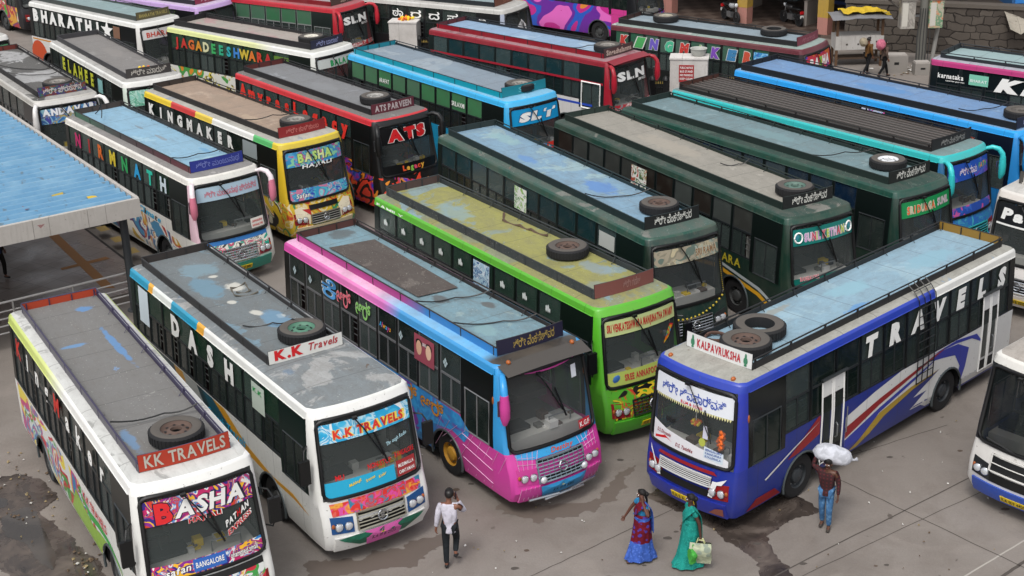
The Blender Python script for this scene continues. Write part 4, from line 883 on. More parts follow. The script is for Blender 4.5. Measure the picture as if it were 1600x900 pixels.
b15 = Bus(15, 11.79, 53.25, -38.5, 8.89, bays=10, label= 'maroon coach with bright KINGMAKER stickers, rainbow BASHA banner and two roof tyres',
    low=plain('#1d1f1e', .4), band=plain('#101413', .3), strip=paint('#5d222c', .2), face=plain('#222022', .4), head=paint('#5d242e', .2), pillar=plain('#241418', .4),
    roof=deck('#8fa39c', (('#b9bcba', .35, 1.4),), 7, .4), deck=deck('#8498a4', (('#94a6ae', .4, .7),), 20, .25), rackm=plain('#191b1d', .6), rearp=plain('#3d2420', .7),
    bx=.7, board=board(plain('#7a3a48', .6), 'ಶ್ರೀ ಅಯ್ಯಪ್ಪ', -.6, .6, .14, flat('#a86a78'), 3.38), upper=glass('#2f5f48', .92, .2), glass=GLD, wframe=FRAMED, mirror=('none', BLACK, BLACK))
pc = ['#b83a34', '#4aa05a', '#6a5ab8', '#4ab08a', '#c03a34', '#8ab04a', '#7a4ab0', '#3a7aa8', '#b84a34']
for ch, (p, q), c in zip('KINGMAKER', b15.bays, pc): b15.txt(ch, 'R', p+.22, p+.6, 2.54, .36, flat(c), bold=.09, outline=flat('#d0d0cc'), lift=.012, shear=.15)
b15.quad('R', -2.3, -1.7, 2.5, 2.95, graffiti(('#3a8ac0', '#8ac0e0', '#3a6ab0'), 2, 3), 'poster', .012)
b15.banner(2.35, 2.97, graffiti(('#c03044', '#8a2a8a', '#3a4ab0', '#c03044', '#d86a2a'), 1.0, 3, .8, 0)); b15.txt('BASHA', 'F', -.75, .75, 2.5, .32, [WHITE, WHITE, flat('#7ac04a'), WHITE, WHITE], bold=.07, shear=.15, lift=.006)
b15.tyre(-7.1, .3, 'spare tyre at the tail of the maroon KINGMAKER coach roof', plain('#a09a8a', .7)); b15.tyre(-2.3, .35, 'bare spare tyre near the front of the maroon KINGMAKER coach roof', bare=True)

b16 = Bus(16, -6.37, 63.2, -33.5, 10, 'red coach with SLN on its windscreen and green-topped windows, in the back row',
    low=paint('#a01c2a', .12), band=plain('#1a2220', .3), strip=paint('#b0202f', .15), face=paint('#a81e2c', .1), head=paint('#b0202f', .1), pillar=paint('#a81e2c', .08),
    roof=deck('#a8404a', (), 7, .4), deck=deck('#9aa0a0', (), 21, .25), rackm=paint('#7a1a24', .2), bx=.75, board=board(plain('#4a3a34', .6), 'SLN', -.3, .3, .15, flat('#b0a090'), 3.38), upper=glass('#2f6a42', .92, .2), glass=GLD, wframe=plain('#8a8d8c', .4, .3), mirror=('ear', paint('#b0202f', .05), paint('#b82434', .05)))
slnfront(b16)
GP17 = ('#dcdcd4', '#dcdcd4', '#d8c83a', '#1c1c1c', '#dcdcd4', '#e08a2a', '#4a9a4a')
b17 = Bus(17, -6.28, 54.88, -39.9, 9.11, 'cream and white coach with rainbow JAGADEESHWARA letters and a BALAJI banner',
    low=graffiti(GP17, .8, 4, 1.2), band=plain('#0f1712', .3), strip=rampx(((0, '#cdd48c'), (.6, '#d4d8a0'), (.72, '#dededa'), (1, '#e0e0dc')), 9.11, .15), face=paint('#dededa', .1), head=paint('#dededa', .1), pillar=paint('#d4d6d0', .08),
    roof=deck('#c4c4bc', (), 7, .3), deck=deck('#a99e94', (('#b08a88', .42, .5),), 22, .25), rackm=plain('#1e1d20', .6), rz=3.5, bx=.7, board=board(plain('#23243a', .6), 'ಶ್ರೀ ಬಾಲಾಜಿ', -.7, .7, .15, flat('#8a90b8'), 3.38), upper=glass('#1a3a22', .92, .15), glass=GLD, wframe=FRAMED, mirror=('none', BLACK, BLACK))
b17.letters('JAGADEESHWARA', -8.6, -2.6, [flat(c) for c in ('#c02a2a', '#b8322a', '#c8602a', '#c8882a', '#c8c8a0', '#3aa05a', '#2fa07a', '#2fa0a8', '#3a7ac0', '#c0a83a', '#d0702a', '#c03a2a', '#b02a2a')], h=.32, bold=.05)
b17.quad('R', b17.bays[-1][0], b17.bays[-1][1], 2.48, 2.9, flat('#5a7a2a'), 'poster', .012); b17.txt('Bhoolok', 'R', b17.bays[-1][0]+.1, b17.bays[-1][1]-.1, 2.62, .14, WHITE, lift=.018)
b17.banner(2.6, 2.95, plain('#d0d4d0', .3)); b17.txt('BALAJI', 'F', -.4, .6, 2.66, .2, flat('#2a9a5a'), bold=.06, lift=.006)
b17.tyre(-1.6, .05, 'spare tyre on the beige roof of the cream JAGADEESHWARA coach', plain('#d0ccc0', .6))
b18 = Bus(18, -12.35, 50.76, -57.1, 8.96, 'white coach with yellow ELAHEE letters and a grey railed roof',
    low=paint('#d8dad6', .12), band=plain('#151816', .3), strip=paint('#dadad6', .25), face=paint('#3f8a54', .1), head=paint('#d6d6d2', .15), pillar=paint('#c8d4c8', .08),
    roof=deck('#b5b4b0', (), 7, .4), deck=deck('#85817e', (('#93908c', .4, .7),), 23, .3), rackm=plain('#3c3b3e', .6), bx=.75, board=board(plain('#3a3736', .6), 'ಶ್ರೀ ಮಾರುತಿ', -.8, .8, .17, flat('#b4b0a8'), 3.38), upper=GLD, glass=GLD, wframe=FRAMED, mirror=('none', BLACK, BLACK))
b18.letters('ELAHEE', -7.4, -3.4, flat('#c8cc3a'), h=.38, bold=.06); b18.quad('R', -3.1, -2.6, 2.4, 2.9, flat('#8ac0c0'), 'poster', .012)
b18.banner(2.4, 2.95, graffiti(('#8ac8b8', '#b8dcd0', '#5aa88a', '#b8dcd0'), 1.2, 3, 1, 0))
m = MB()
for i in range(26): a = random.uniform(0, 6.28); r = random.uniform(0, .3); m.sphere((-1.5+r*cos(a), .15+.8*r*sin(a), 3.37), random.uniform(.03, .07), random.choice((ORANGE, YEL, RUST)), 6, 4)
o = m.build('flower_heap'); o.matrix_world = b18.M; tag(o, 'heap of orange flowers on the grey roof of the ELAHEE coach', 'flowers')
b19 = Bus(19, -14.27, 61.09, -42.3, 8.81, 'white and black coach with big white BHARATHI letters along its windows',
    low=paint('#dad9d6', .12), band=plain('#111314', .3), strip=paint('#dcdcd8', .15), face=paint('#dcdad6', .1), head=paint('#dededa', .15), pillar=paint('#d6d4d0', .08),
    roof=deck('#c0c0bc', (), 7, .3), deck=deck('#84a0a2', (('#93adb0', .4, .7),), 24, .25), rackm=plain('#3f4644', .6), bx=.75, rx=.2, board=board(plain('#5a5238', .6), 'BHARATHI TRAVELS', -.85, .85, .12, flat('#a89a5a'), 3.4), upper=GLD, glass=GLD, wframe=FRAMED, mirror=('none', BLACK, BLACK))
b19.letters('BHARATHI★', -8.5, -2.2, W, h=.42, bold=.07); b19.quad('R', -2.1, -1.62, 2.46, 2.96, flat('#7a5a48'), 'poster', .012)
b19.banner(2.55, 2.95, plain('#e0dedc', .3)); b19.txt('BHARATHI', 'F', -.8, .85, 2.64, .2, flat('#c8402a'), bold=.03, lift=.006)
b19.poly('R', [(-8.2+.62*cos(t*pi/10), .95+.62*sin(t*pi/10)) for t in range(20)], flat('#c8502a'), 'livery', .004); b19.quad('R', -8.6, -.6, 1.6, 1.66, flat('#d08a2a'), 'livery'); b19.quad('R', -2.0, -.6, .42, .8, flat('#c06a30'), 'livery')
b20 = Bus(20, -14.84, 48.51, -56.7, 9.01, 'dusty white coach with ANDAVAR on its windscreen and a patchy grey roof',
    low=paint('#cfccc6', .3), band=plain('#161817', .3), strip=paint('#bab8b2', .35), face=paint('#d0cecb', .2), head=paint('#c8c6c2', .2), pillar=paint('#d4d2d0', .08),
    roof=deck('#a6a4a0', (('#50504e', .42, .8),), 7, .5), deck=deck('#a8a8a8', (('#5f5e5c', .5, .7), ('#dededc', .33, 1.2)), 25, .4), rackm=plain('#1f1e20', .6), rearp=plain('#6a2a22', .7), bx=.7, board=board(graffiti(('#5a2a4a', '#3a3a7a', '#2a6a5a', '#7a3a2a'), 2.5, 3), 'ಶ್ರೀ ಪ್ರಸನ್ನ', -.8, .8, .16, flat('#c8c4c0'), 3.38), upper=GLD, glass=GLD, wframe=FRAMED, mirror=('ear', paint('#e0dedc', .05), paint('#e0dedc', .05)))
b20.banner(2.45, 2.95, graffiti(('#3a6aa8', '#5a9ac8', '#b8a85a', '#4a4a9a', '#8ab8c8'), 1.6, 5, 1.5, 0)); b20.txt('ANDAVAR', 'F', -.92, .92, 2.74, .21, flat('#e4e6ea'), bold=.07, outline=flat('#2a3a6a'), lift=.006)
b20.tyre(-1.5, .1, 'dusty spare tyre on the patchy grey roof of the ANDAVAR coach', plain('#8a8680', .7)); b20.rope([(-6, -.8, 3.46), (-4.6, .2, 3.37), (-4, .8, 3.5)], 'rope across the patchy roof of the ANDAVAR coach'); b20.rope([(-4.4, -.8, 3.46), (-3.6, .2, 3.37), (-3.3, .8, 3.5)], 'second rope across the patchy ANDAVAR roof, nearer its tyre')
b21 = Bus(21, -12.47, 64.32, -35.9, 10, 'lavender coach at the top edge, behind the BHARATHI coach',
    low=paint('#a88abf', .1), band=plain('#141417', .3), strip=paint('#b79aca', .12), face=paint('#b294c6', .1), head=paint('#b79aca', .1), pillar=paint('#b090c4', .08), roof=deck('#c4b0d0', (), 7, .3), deck=deck('#9a8fa8', (), 26, .25), rackm=plain('#23212a', .6), bx=.7, board=board(plain('#8a2f4a', .6), 'ಶ್ರೀ ಸಾಯಿ', -.6, .6, .14, flat('#d0b0b8'), 3.38), upper=GLD, glass=GLD, wframe=FRAMED, mirror=('none', BLACK, BLACK))
b21.quad('R', -2.6, -1.7, 2.5, 2.95, graffiti(('#2a2a2e', '#5a9a3a', '#a8b83a', '#2a2a2e'), 3, 3), 'poster', .012); b21.fpoly([(-.35+.4*cos(t*pi/8), 2.3+.25*sin(t*pi/8)) for t in range(16)], graffiti(('#3ab0c8', '#3a8ac0', '#a8d85a'), 2.5, 2, 1, 0), 'windscreen_sticker', .006)
b22 = Bus(22, .79, 62.04, -31.0, 10, 'black and white coach with white Kannada letters, behind the white block with yellow flowers',
    low=plain('#1b1b1d', .4), band=plain('#121314', .3), strip=paint('#bdbcb8', .3), face=paint('#a8b4c4', .1), head=paint('#b8b6b0', .2), pillar=paint('#a0a8b8', .08), roof=deck('#b4b2ac', (), 7, .4), deck=deck('#8aa0a4', (), 27, .3), rackm=plain('#1c2226', .6), bx=.9, board=board(plain('#6a3f30', .6), 'SRI', -.3, .3, .14, flat('#8a5a48'), 3.38), upper=GLD, glass=GLD, wframe=FRAMED, mirror=('none', BLACK, BLACK))
b22.letters('ಠಾ', -7.0, -6.5, W, h=.0) if False else None
for i, t in enumerate(('ಠಾ', 'ರ', 'ದ', 'ಪ')): b22.txt(t, 'R', -5.95+i*.95, -5.4+i*.95, 2.58, .3, WHITE, bold=.06, lift=.01)
b22.txt('DVD', 'R', -1.5, -1.15, 2.66, .12, WHITE, lift=.01, bold=.05); b22.fpoly([(.05+.38*cos(t*pi/8), 2.2+.42*sin(t*pi/8)+.05*sin(t*2)) for t in range(16)], flat('#d4d2d2'), 'windscreen_sticker', .006)
b23 = Bus(23, -23.5, 74.63, -48, 10, 'coach with bright red and green painted flowers at the top left corner', low=graffiti(('#b02a34', '#d8607a', '#e0d8d0', '#4a9a3a', '#b02a34', '#7a2a6a', '#d8a03a'), .6, 6, 1.6), band=plain('#18181a', .3), strip=paint('#3a5ac0', .1), face=plain('#1c1a1e', .5), roof=deck('#b4b2ac', (), 7, .4), deck=deck('#8aa0a4', (), 27, .3), glass=GLD, wframe=FRAMED, mirror=('none', BLACK, BLACK))
b24 = Bus(24, -20.82, 58.2, -50, 8.5, 'plain white coach at the left edge, only the corner of its windscreen in view', low=paint('#d8d6d2', .15), band=plain('#18181a', .3), strip=paint('#dcdad6', .1), face=paint('#dcdad6', .1), roof=deck('#c4c2bc', (), 7, .4), deck=deck('#9aa0a0', (), 28, .3), glass=GLD, wframe=FRAMED, mirror=('none', BLACK, BLACK))
b24.banner(2.5, 2.9, plain('#5a9a6a', .3), y0=.2)
GP25 = ('#c02a8a', '#e06ac0', '#6a2a9a', '#2a5ac0', '#c02a8a', '#e08a3a', '#e8d8e0', '#1a1a3a')
b25 = Bus(25, 6.95, 68.5, -40, 10, 'magenta and purple coach with giant painted swirls on its side, at the top edge', low=graffiti(GP25, .3, 4, 1.2, .05, freq=2.6), band=plain('#18191c', .3), strip=paint('#b02a8a', .1), face=graffiti(GP25, .8, 3, 1.8, .05), roof=deck('#b48ab4', (), 7, .4), deck=deck('#8aa0a4', (), 29, .3), glass=GLD, wframe=FRAMED, mirror=('none', BLACK, BLACK))
b25.quad('R', -1.5, -.62, .5, 1.7, paint('#c83a8a', .05), 'side_door', .01)
b26 = Bus(26, 23.3, 45.13, -40.5, 10, 'black coach with magenta roof edge, karnataka and KING lettering, near the stone wall',
    low=paint('#8f2a5c', .1), band=plain('#11181a', .3), strip=paint('#aa2a6c', .15), face=paint('#aa2a6c', .1), roof=deck('#a4a6b4', (('#b8a8b4', .4, 1),), 7, .4), deck=deck('#8faeb0', (), 30, .2), rackm=plain('#20242a', .6), gap=True, rearm=paint('#d09a2a', .1), rearp=plain('#2a2d30', .6), glass=GLD, wframe=FRAMED, upper=plain('#121a1c', .2), mirror=('none', BLACK, BLACK))
b26.txt('karnataka', 'R', -9.6, -8.65, 2.66, .17, WHITE, lift=.012, bold=.03); b26.txt('tourist permit', 'R', -9.3, -8.6, 2.56, .05, WHITE, lift=.012); b26.quad('R', -8.45, -7.75, 2.55, 2.92, flat('#7ac0a8'), 'sticker', .012); b26.txt('BHARAT', 'R', -8.4, -7.8, 2.66, .1, flat('#e0e8e4'), lift=.016)
b26.txt('KING', 'R', -7.5, -4.6, 2.48, .42, WHITE, bold=.08, shear=.3, lift=.012)
b27 = Bus(27, 13.38, 35.43, -135, 10, 'white-roofed coach with a black windscreen band reading Pa, at the right edge', low=paint('#d4d0cc', .15), band=plain('#18181a', .3), strip=paint('#d2cec8', .25), face=paint('#d8d4d0', .1), head=paint('#cfc9c2', .2), pillar=paint('#c8c2ba', .15), roof=deck('#c9c6c0', (('#a89a8c', .35, 1.4),), 7, .4), deck=deck('#9aa0a0', (), 28, .3), glass=GLD, wframe=FRAMED, mirror=('none', BLACK, BLACK), bx=1.0, board=board(plain('#4a4744', .6), 'JAI MATHA', -.9, .9, .2, flat('#c8c4bc'), 3.38))
b27.banner(2.42, 2.95, plain('#1c1e22', .3)); b27.txt('Pavan', 'F', -.85, .8, 2.55, .28, WHITE, bold=.06, shear=.15, lift=.006)
b27.fpoly([(-.97, 2.37), (.97, 2.37), (.97, 2.42), (-.97, 2.42)], WHITE, 'front_livery', .006)
b28 = Bus(28, 10.04, 25.37, -138.6, 10, 'white and blue city bus with a dark windscreen, at the lower right edge', low=paint('#2a4ca0', .2), band=plain('#1c1e20', .3), strip=paint('#d8d6d0', .25), face=paint('#d2d0cc', .2), head=paint('#d0cec8', .2), pillar=plain('#26282a', .3), rack=False, roof=deck('#b3aaa0', (('#98928a', .4, 1.2),), 7, .5), deck=deck('#9aa0a0', (), 28, .3), glass=GLD, wframe=FRAMED, mirror=('none', BLACK, BLACK), wglass=glass('#15191b', .72, .05), bump=paint('#2a50b0', .15), hl=plain('#2a2c2e', .2), gr=(.62, .98, 1.3), grn=2, grm=plain('#c8c6c2', .3), grt='slat', emblem=None, plate='KA 01 F 4420', pz=.46)
b28.patch_ = None
m = MB(); b28.patch(m, -.6, .6, .74, .92, .014, BLACK, 8, 1); b28.P(m, 'lower_grille')
m = MB(); m.tube([mapF(-.85, 1.55, .03), mapF(.1, 1.42, .03)], .02, BLACK, 4); m.build('wiper', b28.root)

# the royal blue coach that faces the other way
GPK = None
b29 = Bus(29, 3.4, 25.79, -137.5, 10.6, 'royal blue and white coach with TRAVELS letters and a white KALPAVRUKSHA roof board',
    low=paint('#1b2e80', .15), band=plain('#101412', .25), strip=rampx(((0, '#d4d4d0'), (.3, '#d6d6d2'), (.335, '#2840a8'), (1, '#2840a8')), 10.6, .12, 'CONSTANT'), face=paint('#1b2f90', .15), head=paint('#213aa4', .1), pillar=paint('#2434a0', .08),
    roof=deck('#a9a89e', (('#6f9fc8', .38, .9), ('#7a5546', .3, 2.4)), 8, .45), deck=deck('#7fa9bf', (('#8db4c6', .42, .8), ('#6b9fd0', .27, .7)), 33, .3), rackm=plain('#1e1e1f', .6), nearm=plain('#1c1c1d', .55), rearp=plain('#8a6a26', .6), gap=True, rz=3.5,
    bx=.93, rx=.3, bcurve=.02, board=(plain('#d8d9d8', .5), [('KALPAVRUKSHA', -.66, .68, 3.38, .15, flat('#b02030'), dict(bold=.035)), ('♣', -.86, -.74, 3.38, .16, flat('#3a7a5a'), {}), ('♣', .76, .88, 3.38, .16, flat('#3a7a5a'), {})]),
    upper=GLD, glass=glass('#0e1c18', .82), wframe=FRAMED, mirror=('none', BLACK, BLACK), bump=paint('#22319a', .12), hl=plain('#8c1c1c', .25), plate='KA 11 A 6123', pz=.52, gr=(.66, 1.0, 1.2), grn=5, grm=plain('#b9b9b8', .3), emblem=None, rake=.3, mk=1, wip=-.05, rim=plain('#34383c', .6))
b29.letters('TRAVELS', 4.4, 10.4, W, side='L', h=.4, v=2.53, bold=.075, shear=-.15) if False else b29.letters('TRAVELS', 4.15, 10.3, W, side='L', h=.37, v=2.53, bold=.075, shear=.15)
WH = paint('#d6d6d4', .1); RD = paint('#8d1820', .08); GO = paint('#a88b2c', .08)
BLU = paint('#26349c', .1)
b29.poly('L', [(3.75, 1.33), (4.8, 1.56), (5.8, 1.72), (10.5, 1.72), (10.5, .42), (6.95, .42), (6.7, .55), (6.25, .58), (6.9, .85), (6.37, .85), (7.4, 1.22), (6.2, 1.1), (5.2, .88), (4.2, .5), (4.05, .42), (3.75, .42)], WH, 'livery')
b29.poly('L', [(3.75, .78), (5, 1.1), (6.6, 1.42), (7.5, 1.6), (6.4, 1.3), (5.0, .98), (4.1, .42), (3.75, .42)], BLU, 'livery', .004)
b29.poly('L', [(3.75, 1.08), (5.0, 1.33), (7.2, 1.66), (7.7, 1.7), (6.2, 1.42), (5, 1.18), (3.75, .82)], RD, 'livery', .006)
b29.poly('L', [(3.95, .42), (4.25, .42), (5.2, .83), (6.3, 1.08), (7.4, 1.22), (6.2, 1.17), (5.0, .97)], GO, 'livery', .008)
b29.poly('L', [(1.75, 1.1), (2.75, 1.72), (2.82, 1.72), (2.82, 1.3), (2.1, 1.12)], RD, 'livery', .004); b29.poly('L', [(1.0, .95), (1.05, .92), (1.8, 1.22), (2.82, 1.6), (1.9, 1.3)], WH, 'livery', .008); b29.poly('L', [(2.82, .42), (2.82, .95), (2.6, .75), (2.5, .42)], RD, 'livery', .006)
b29.poly('L', [(6.9, 1.55), (7.4, 1.66), (8.1, 1.6), (8.6, 1.35), (8.5, .9), (8.35, .6), (8.1, .5), (8.25, 1.0), (8.0, 1.35), (7.5, 1.45)], paint('#26349c', .1), 'livery', .004); b29.poly('L', [(7.0, 1.68), (8.0, 1.72), (8.9, 1.6), (9.2, 1.3), (8.7, 1.55), (8.0, 1.64)], paint('#26349c', .1), 'livery', .006)
b29.poly('L', [(.5, .4), (1.6, .4), (1.35, .62), (.75, .62)], RD, 'livery', .006)
def door(b, x0, x1, z0=.55, z1=2.46):
    d = MB(); y = lambda z, o: hw(z)+o
    d.box(-x1, -x0, hw(1)-.0, hw(1)+.02, z0, z0+.02, WH)
    fr = [( -x0, z0), (-x1, z0), (-x1, z1), (-x0, z1)]
    d.add([(x, hw(z)+.018, z) for x, z in fr], [(0, 1, 2, 3)], DARK)
    for xx in (x0, (x0+x1)/2-.03, (x0+x1)/2+.03, x1): d.tube([(-xx, hw(z)+.025, z) for z in (z0, 1.2, 1.72, z1)], .022, WH, 4)
    d.add([(-x0, hw(2.1)+.026, 2.1), (-x1, hw(2.1)+.026, 2.1), (-x1, hw(z1)+.026, z1), (-x0, hw(z1)+.026, z1)], [(0, 1, 2, 3)], WH)
    for za, zb in ((.9, 2.05),):
        for p, q in ((x0+.06, (x0+x1)/2-.08), ((x0+x1)/2+.08, x1-.06)): d.add([(-p, hw(za)+.03, za), (-q, hw(za)+.03, za), (-q, hw(zb)+.03, zb), (-p, hw(zb)+.03, zb)], [(0, 1, 2, 3)], b.k['glass'])
    o = d.build('door', b.root); h = MB(); h.tube([(-(x0+x1)/2-.1, hw(1.2)+.05, 1.05), (-(x0+x1)/2-.1, hw(1.2)+.09, 1.1), (-(x0+x1)/2-.1, hw(1.2)+.09, 1.35), (-(x0+x1)/2-.1, hw(1.2)+.05, 1.4)], .018, STEEL, 5); h.build('handle', o)
    e = MB(); e.tube([(-x0+.06, hw(z1)+.05, z1+.05), (-x1-.06, hw(z1)+.05, z1+.05)], .04, FRAMED, 6); e.build('door_track', o)
door(b29, 2.85, 3.6); door(b29, 9.1, 9.75)
lad = MB(); 
for i in range(4): x = -(6.35+i*.22); lad.tube([(x, hw(z)+.05, z) for z in (1.2, 1.72, 3.0)]+[(x, 1.14, 3.2), (x, 1.0, 3.36), (x, .84, 3.48)], .014, BLACK, 4)
for z in (1.2, 1.4, 1.6, 1.8, 2.0, 2.2, 2.4, 2.6, 2.8, 3.0): lad.tube([(-6.35, hw(z)+.05, z), (-7.01, hw(z)+.05, z)], .014, BLACK, 4)
lad.tube([(-6.35, 1.0, 3.36), (-7.01, 1.0, 3.36)], .014, BLACK, 4); lad.build('ladder', b29.root)
m = MB(); m.tube([(-3.75, hw(z)+.03, z) for z in (1.0, 1.6)], .015, STEEL, 4); m.build('handle', b29.root)
Y = [-.97+1.94*i/16 for i in range(17)]
b29.banner(2.5, 2.95, plain('#dfe3ea', .3)); b29.txt('ಶ್ರೀ ಶಿವಪಾರ್ವತಿ', 'F', -.8, .82, 2.62, .2, flat('#2c4aa6'), bold=.03, outline=flat('#aab4d8'), lift=.006); b29.txt('B.LM & SONS', 'F', -.25, .3, 2.52, .06, RED, lift=.008)
m = MB()
for i in range(34): y = -.96+1.92*(i+.5)/34; m.add([mapF(y-.027, 2.5, .006), mapF(y+.027, 2.5, .006), mapF(y, 2.43, .006)], [(0, 1, 2)], flat('#d4cf9a'))
m.build('tassel_fringe', b29.root)
b29.fpoly([(-.97, 1.46), (.97, 1.46), (.97, 1.62), (.8, 1.68), (.76, 1.5), (.3, 1.5), (.3, 1.72), (0, 1.76), (-.6, 1.82), (-.97, 1.92)], plain('#dcdce0', .3), 'windscreen_sticker', .006)
b29.txt('D.S. Divyansha', 'F', -.85, -.45, 1.68, .08, flat('#8a2a34'), lift=.01, shear=.3); b29.txt('D.S. Tanishka', 'F', -.3, .15, 1.55, .08, flat('#8a2a34'), lift=.01, shear=.3); b29.txt('DSP', 'F', -.62, -.36, 2.0, .1, flat('#1c1c1c'), bold=.04, lift=.008)
b29.fpoly([(-.9, 1.52), (-.55, 1.62), (-.4, 1.58), (-.6, 1.66), (-.9, 1.57)], RED, 'windscreen_sticker', .01)
b29.fpoly([(.42, 1.56), (.86, 1.52), (.86, 1.74), (.42, 1.8)], flat('#c6d2dc'), 'route_sign', .01)
for i, t in enumerate(('BENGALURU', 'KANAKAPURA', 'KOLLEGALA')): b29.txt(t, 'F', .46, .82, 1.72-i*.07, .045, flat('#2a4a9a'), lift=.014)
b29.fpoly([(.36, 1.95), (.48, 1.95), (.48, 2.22), (.36, 2.22)], flat('#c4c4d4'), 'windscreen_sticker', .008); b29.fpoly([(.36+.08*cos(t*pi/6), 1.86+.09*sin(t*pi/6)) for t in range(12)], flat('#a8b04a'), 'windscreen_sticker', .01)
m = MB()
for i in range(40): m.sphere((mapF(0, 2)[0]-.12+random.uniform(-.03, .03), .72+random.uniform(-.06, .06), 1.78+i*.01), .04, ORANGE, 6, 4)
for i in range(20): m.sphere((-.3+random.uniform(-.05, .05), -.02+random.uniform(-.09, .09), 2.08+random.uniform(-.05, .05)), .04, random.choice((ORANGE, YEL)), 6, 4)
m.tube([(-.3, -.02, 2.1), (-.3, -.02, 2.5)], .01, WHITE, 4)
o = m.build('garland'); o.matrix_world = b29.M; tag(o, 'orange flower garland hanging behind the windscreen of the royal blue coach', 'garland')
b29.fpoly([(-.98, 1.25), (-.75, 1.0), (-.7, .96), (-.62, .8), (-.72, .78), (-.86, 1.08), (-1.0, 1.35)], paint('#e0e0e0', .05), 'front_livery', .03); b29.fpoly([(.98, 1.22), (.8, 1.15), (.7, 1.14), (.62, .8), (.72, .78), (.8, 1.08), (.9, 1.1), (1.0, 1.25)], paint('#e0e0e0', .05), 'front_livery', .03)
b29.fpoly([(-.75, 1.26), (.78, 1.26), (.7, 1.33), (-.7, 1.33)], RD, 'front_livery', .02)
b29.fpoly([(-.7, .76), (.7, .76), (.62, .92), (-.62, .92)], BLACK, 'front_livery', .016)
b29.fpoly([(.62, .4), (.95, .4), (.98, .6), (.8, .56)], plain('#9a5a4a', .6), 'front_livery', .05)
b29.tyre(-1.55, .18, 'old brown-rimmed spare tyre nearest the KALPAVRUKSHA board', r=.52); b29.tyre(-2.35, -.1, 'bare black tyre without a rim on the royal blue coach roof', bare=True, r=.54)
m = MB(); m.tube([(.22*cos(t*pi/8)-1.5, .22*sin(t*pi/8)-.55, 3.36+.02*(t % 2)) for t in range(17)]+[(.2*cos(t*pi/8)-1.5, .2*sin(t*pi/8)-.55, 3.4) for t in range(14)], .03, plain('#5a4238', .9), 5)
o = m.build('rope', None, 60); o.matrix_world = b29.M; tag(o, 'coil of brown rope beside the tyres on the royal blue coach', 'rope', 'ropes tied across bus roofs')

b1.dpatch(-6.3, .4, 1.2, .09, '#5f93c8', rot=.03); b1.dpatch(-6.7, -.35, .1, .33, '#6a99c8', 3.334); b1.dpatch(-8.6, .35, .2, .2, '#5f93c8'); b1.dpatch(-1.9, -.62, .5, .12, '#6f93b8')
for x, y, rx, ry in ((-6.9, .35, .3, .22), (-5.2, .1, .22, .14), (-4.7, .45, .16, .12), (-6.1, -.1, .12, .1), (-7.8, .2, .1, .12), (-4.1, .5, .2, .12)): b2.dpatch(x, y, rx, ry, '#dad7cc', rot=random.uniform(-.5, .5))
for x, y, rx, ry, h in ((-7.2, -.2, .8, .35, '#6f94a8'), (-4.6, .3, .7, .3, '#6f97b4'), (-8.4, .1, .5, .5, '#7f9aa6')): b2.dpatch(x, y, rx, ry, h, 3.329)
b3.dpatch(-3.9, -.15, .3, .2, '#5a524d'); b3.dpatch(-3.0, .5, .22, .16, '#5e5650'); b3.dpatch(-9.0, .2, .35, .4, '#5e5f5e'); b3.dpatch(-1.9, -.3, .4, .25, '#88a9ae')
b5.dpatch(-4.2, .1, .75, .4, '#5b86c4', jag=.08); b5.dpatch(-7.5, -.2, .5, .2, '#6690c4'); b5.dpatch(-9.6, .3, .9, .3, '#8fb0b4')
b10.dpatch(-4.6, .1, .5, .07, '#8a8f90', jag=.1); b10.dpatch(-6.2, .1, .35, .06, '#7d868a', jag=.1); b10.dpatch(-2.4, .5, .4, .12, '#6a9cc0')
b29.dpatch(-4.9, .55, .5, .12, '#5f95cc'); b29.dpatch(-5.6, -.2, .7, .3, '#8fb8c6'); b29.dpatch(-3.4, -.6, .8, .12, '#9a9a90'); b29.dpatch(-8.4, .1, .9, .35, '#8ab2c2')
b4.dpatch(-2.2, .3, .6, .3, '#8a9aa0'); b4.dpatch(-7.6, -.2, .8, .4, '#8aa2a4'); b4.dpatch(-1.4, -.3, .25, .3, '#8c958c'); b11.dpatch(-6.4, .2, .6, .3, '#9a8a7a'); b11.dpatch(-3.4, -.3, .7, .2, '#b39f8a')
b7.dpatch(-6, .1, 1.2, .3, '#7a989c'); b6.dpatch(-7, .1, 1.5, .4, '#a59e92'); b13.dpatch(-5, .2, 1.0, .3, '#8a9aa6'); b12.dpatch(-5, .0, .8, .4, '#888a8c'); b9.dpatch(-6, .1, 1.2, .4, '#5a8cc0'); b18.dpatch(-5, .2, 1, .3, '#8c8884')
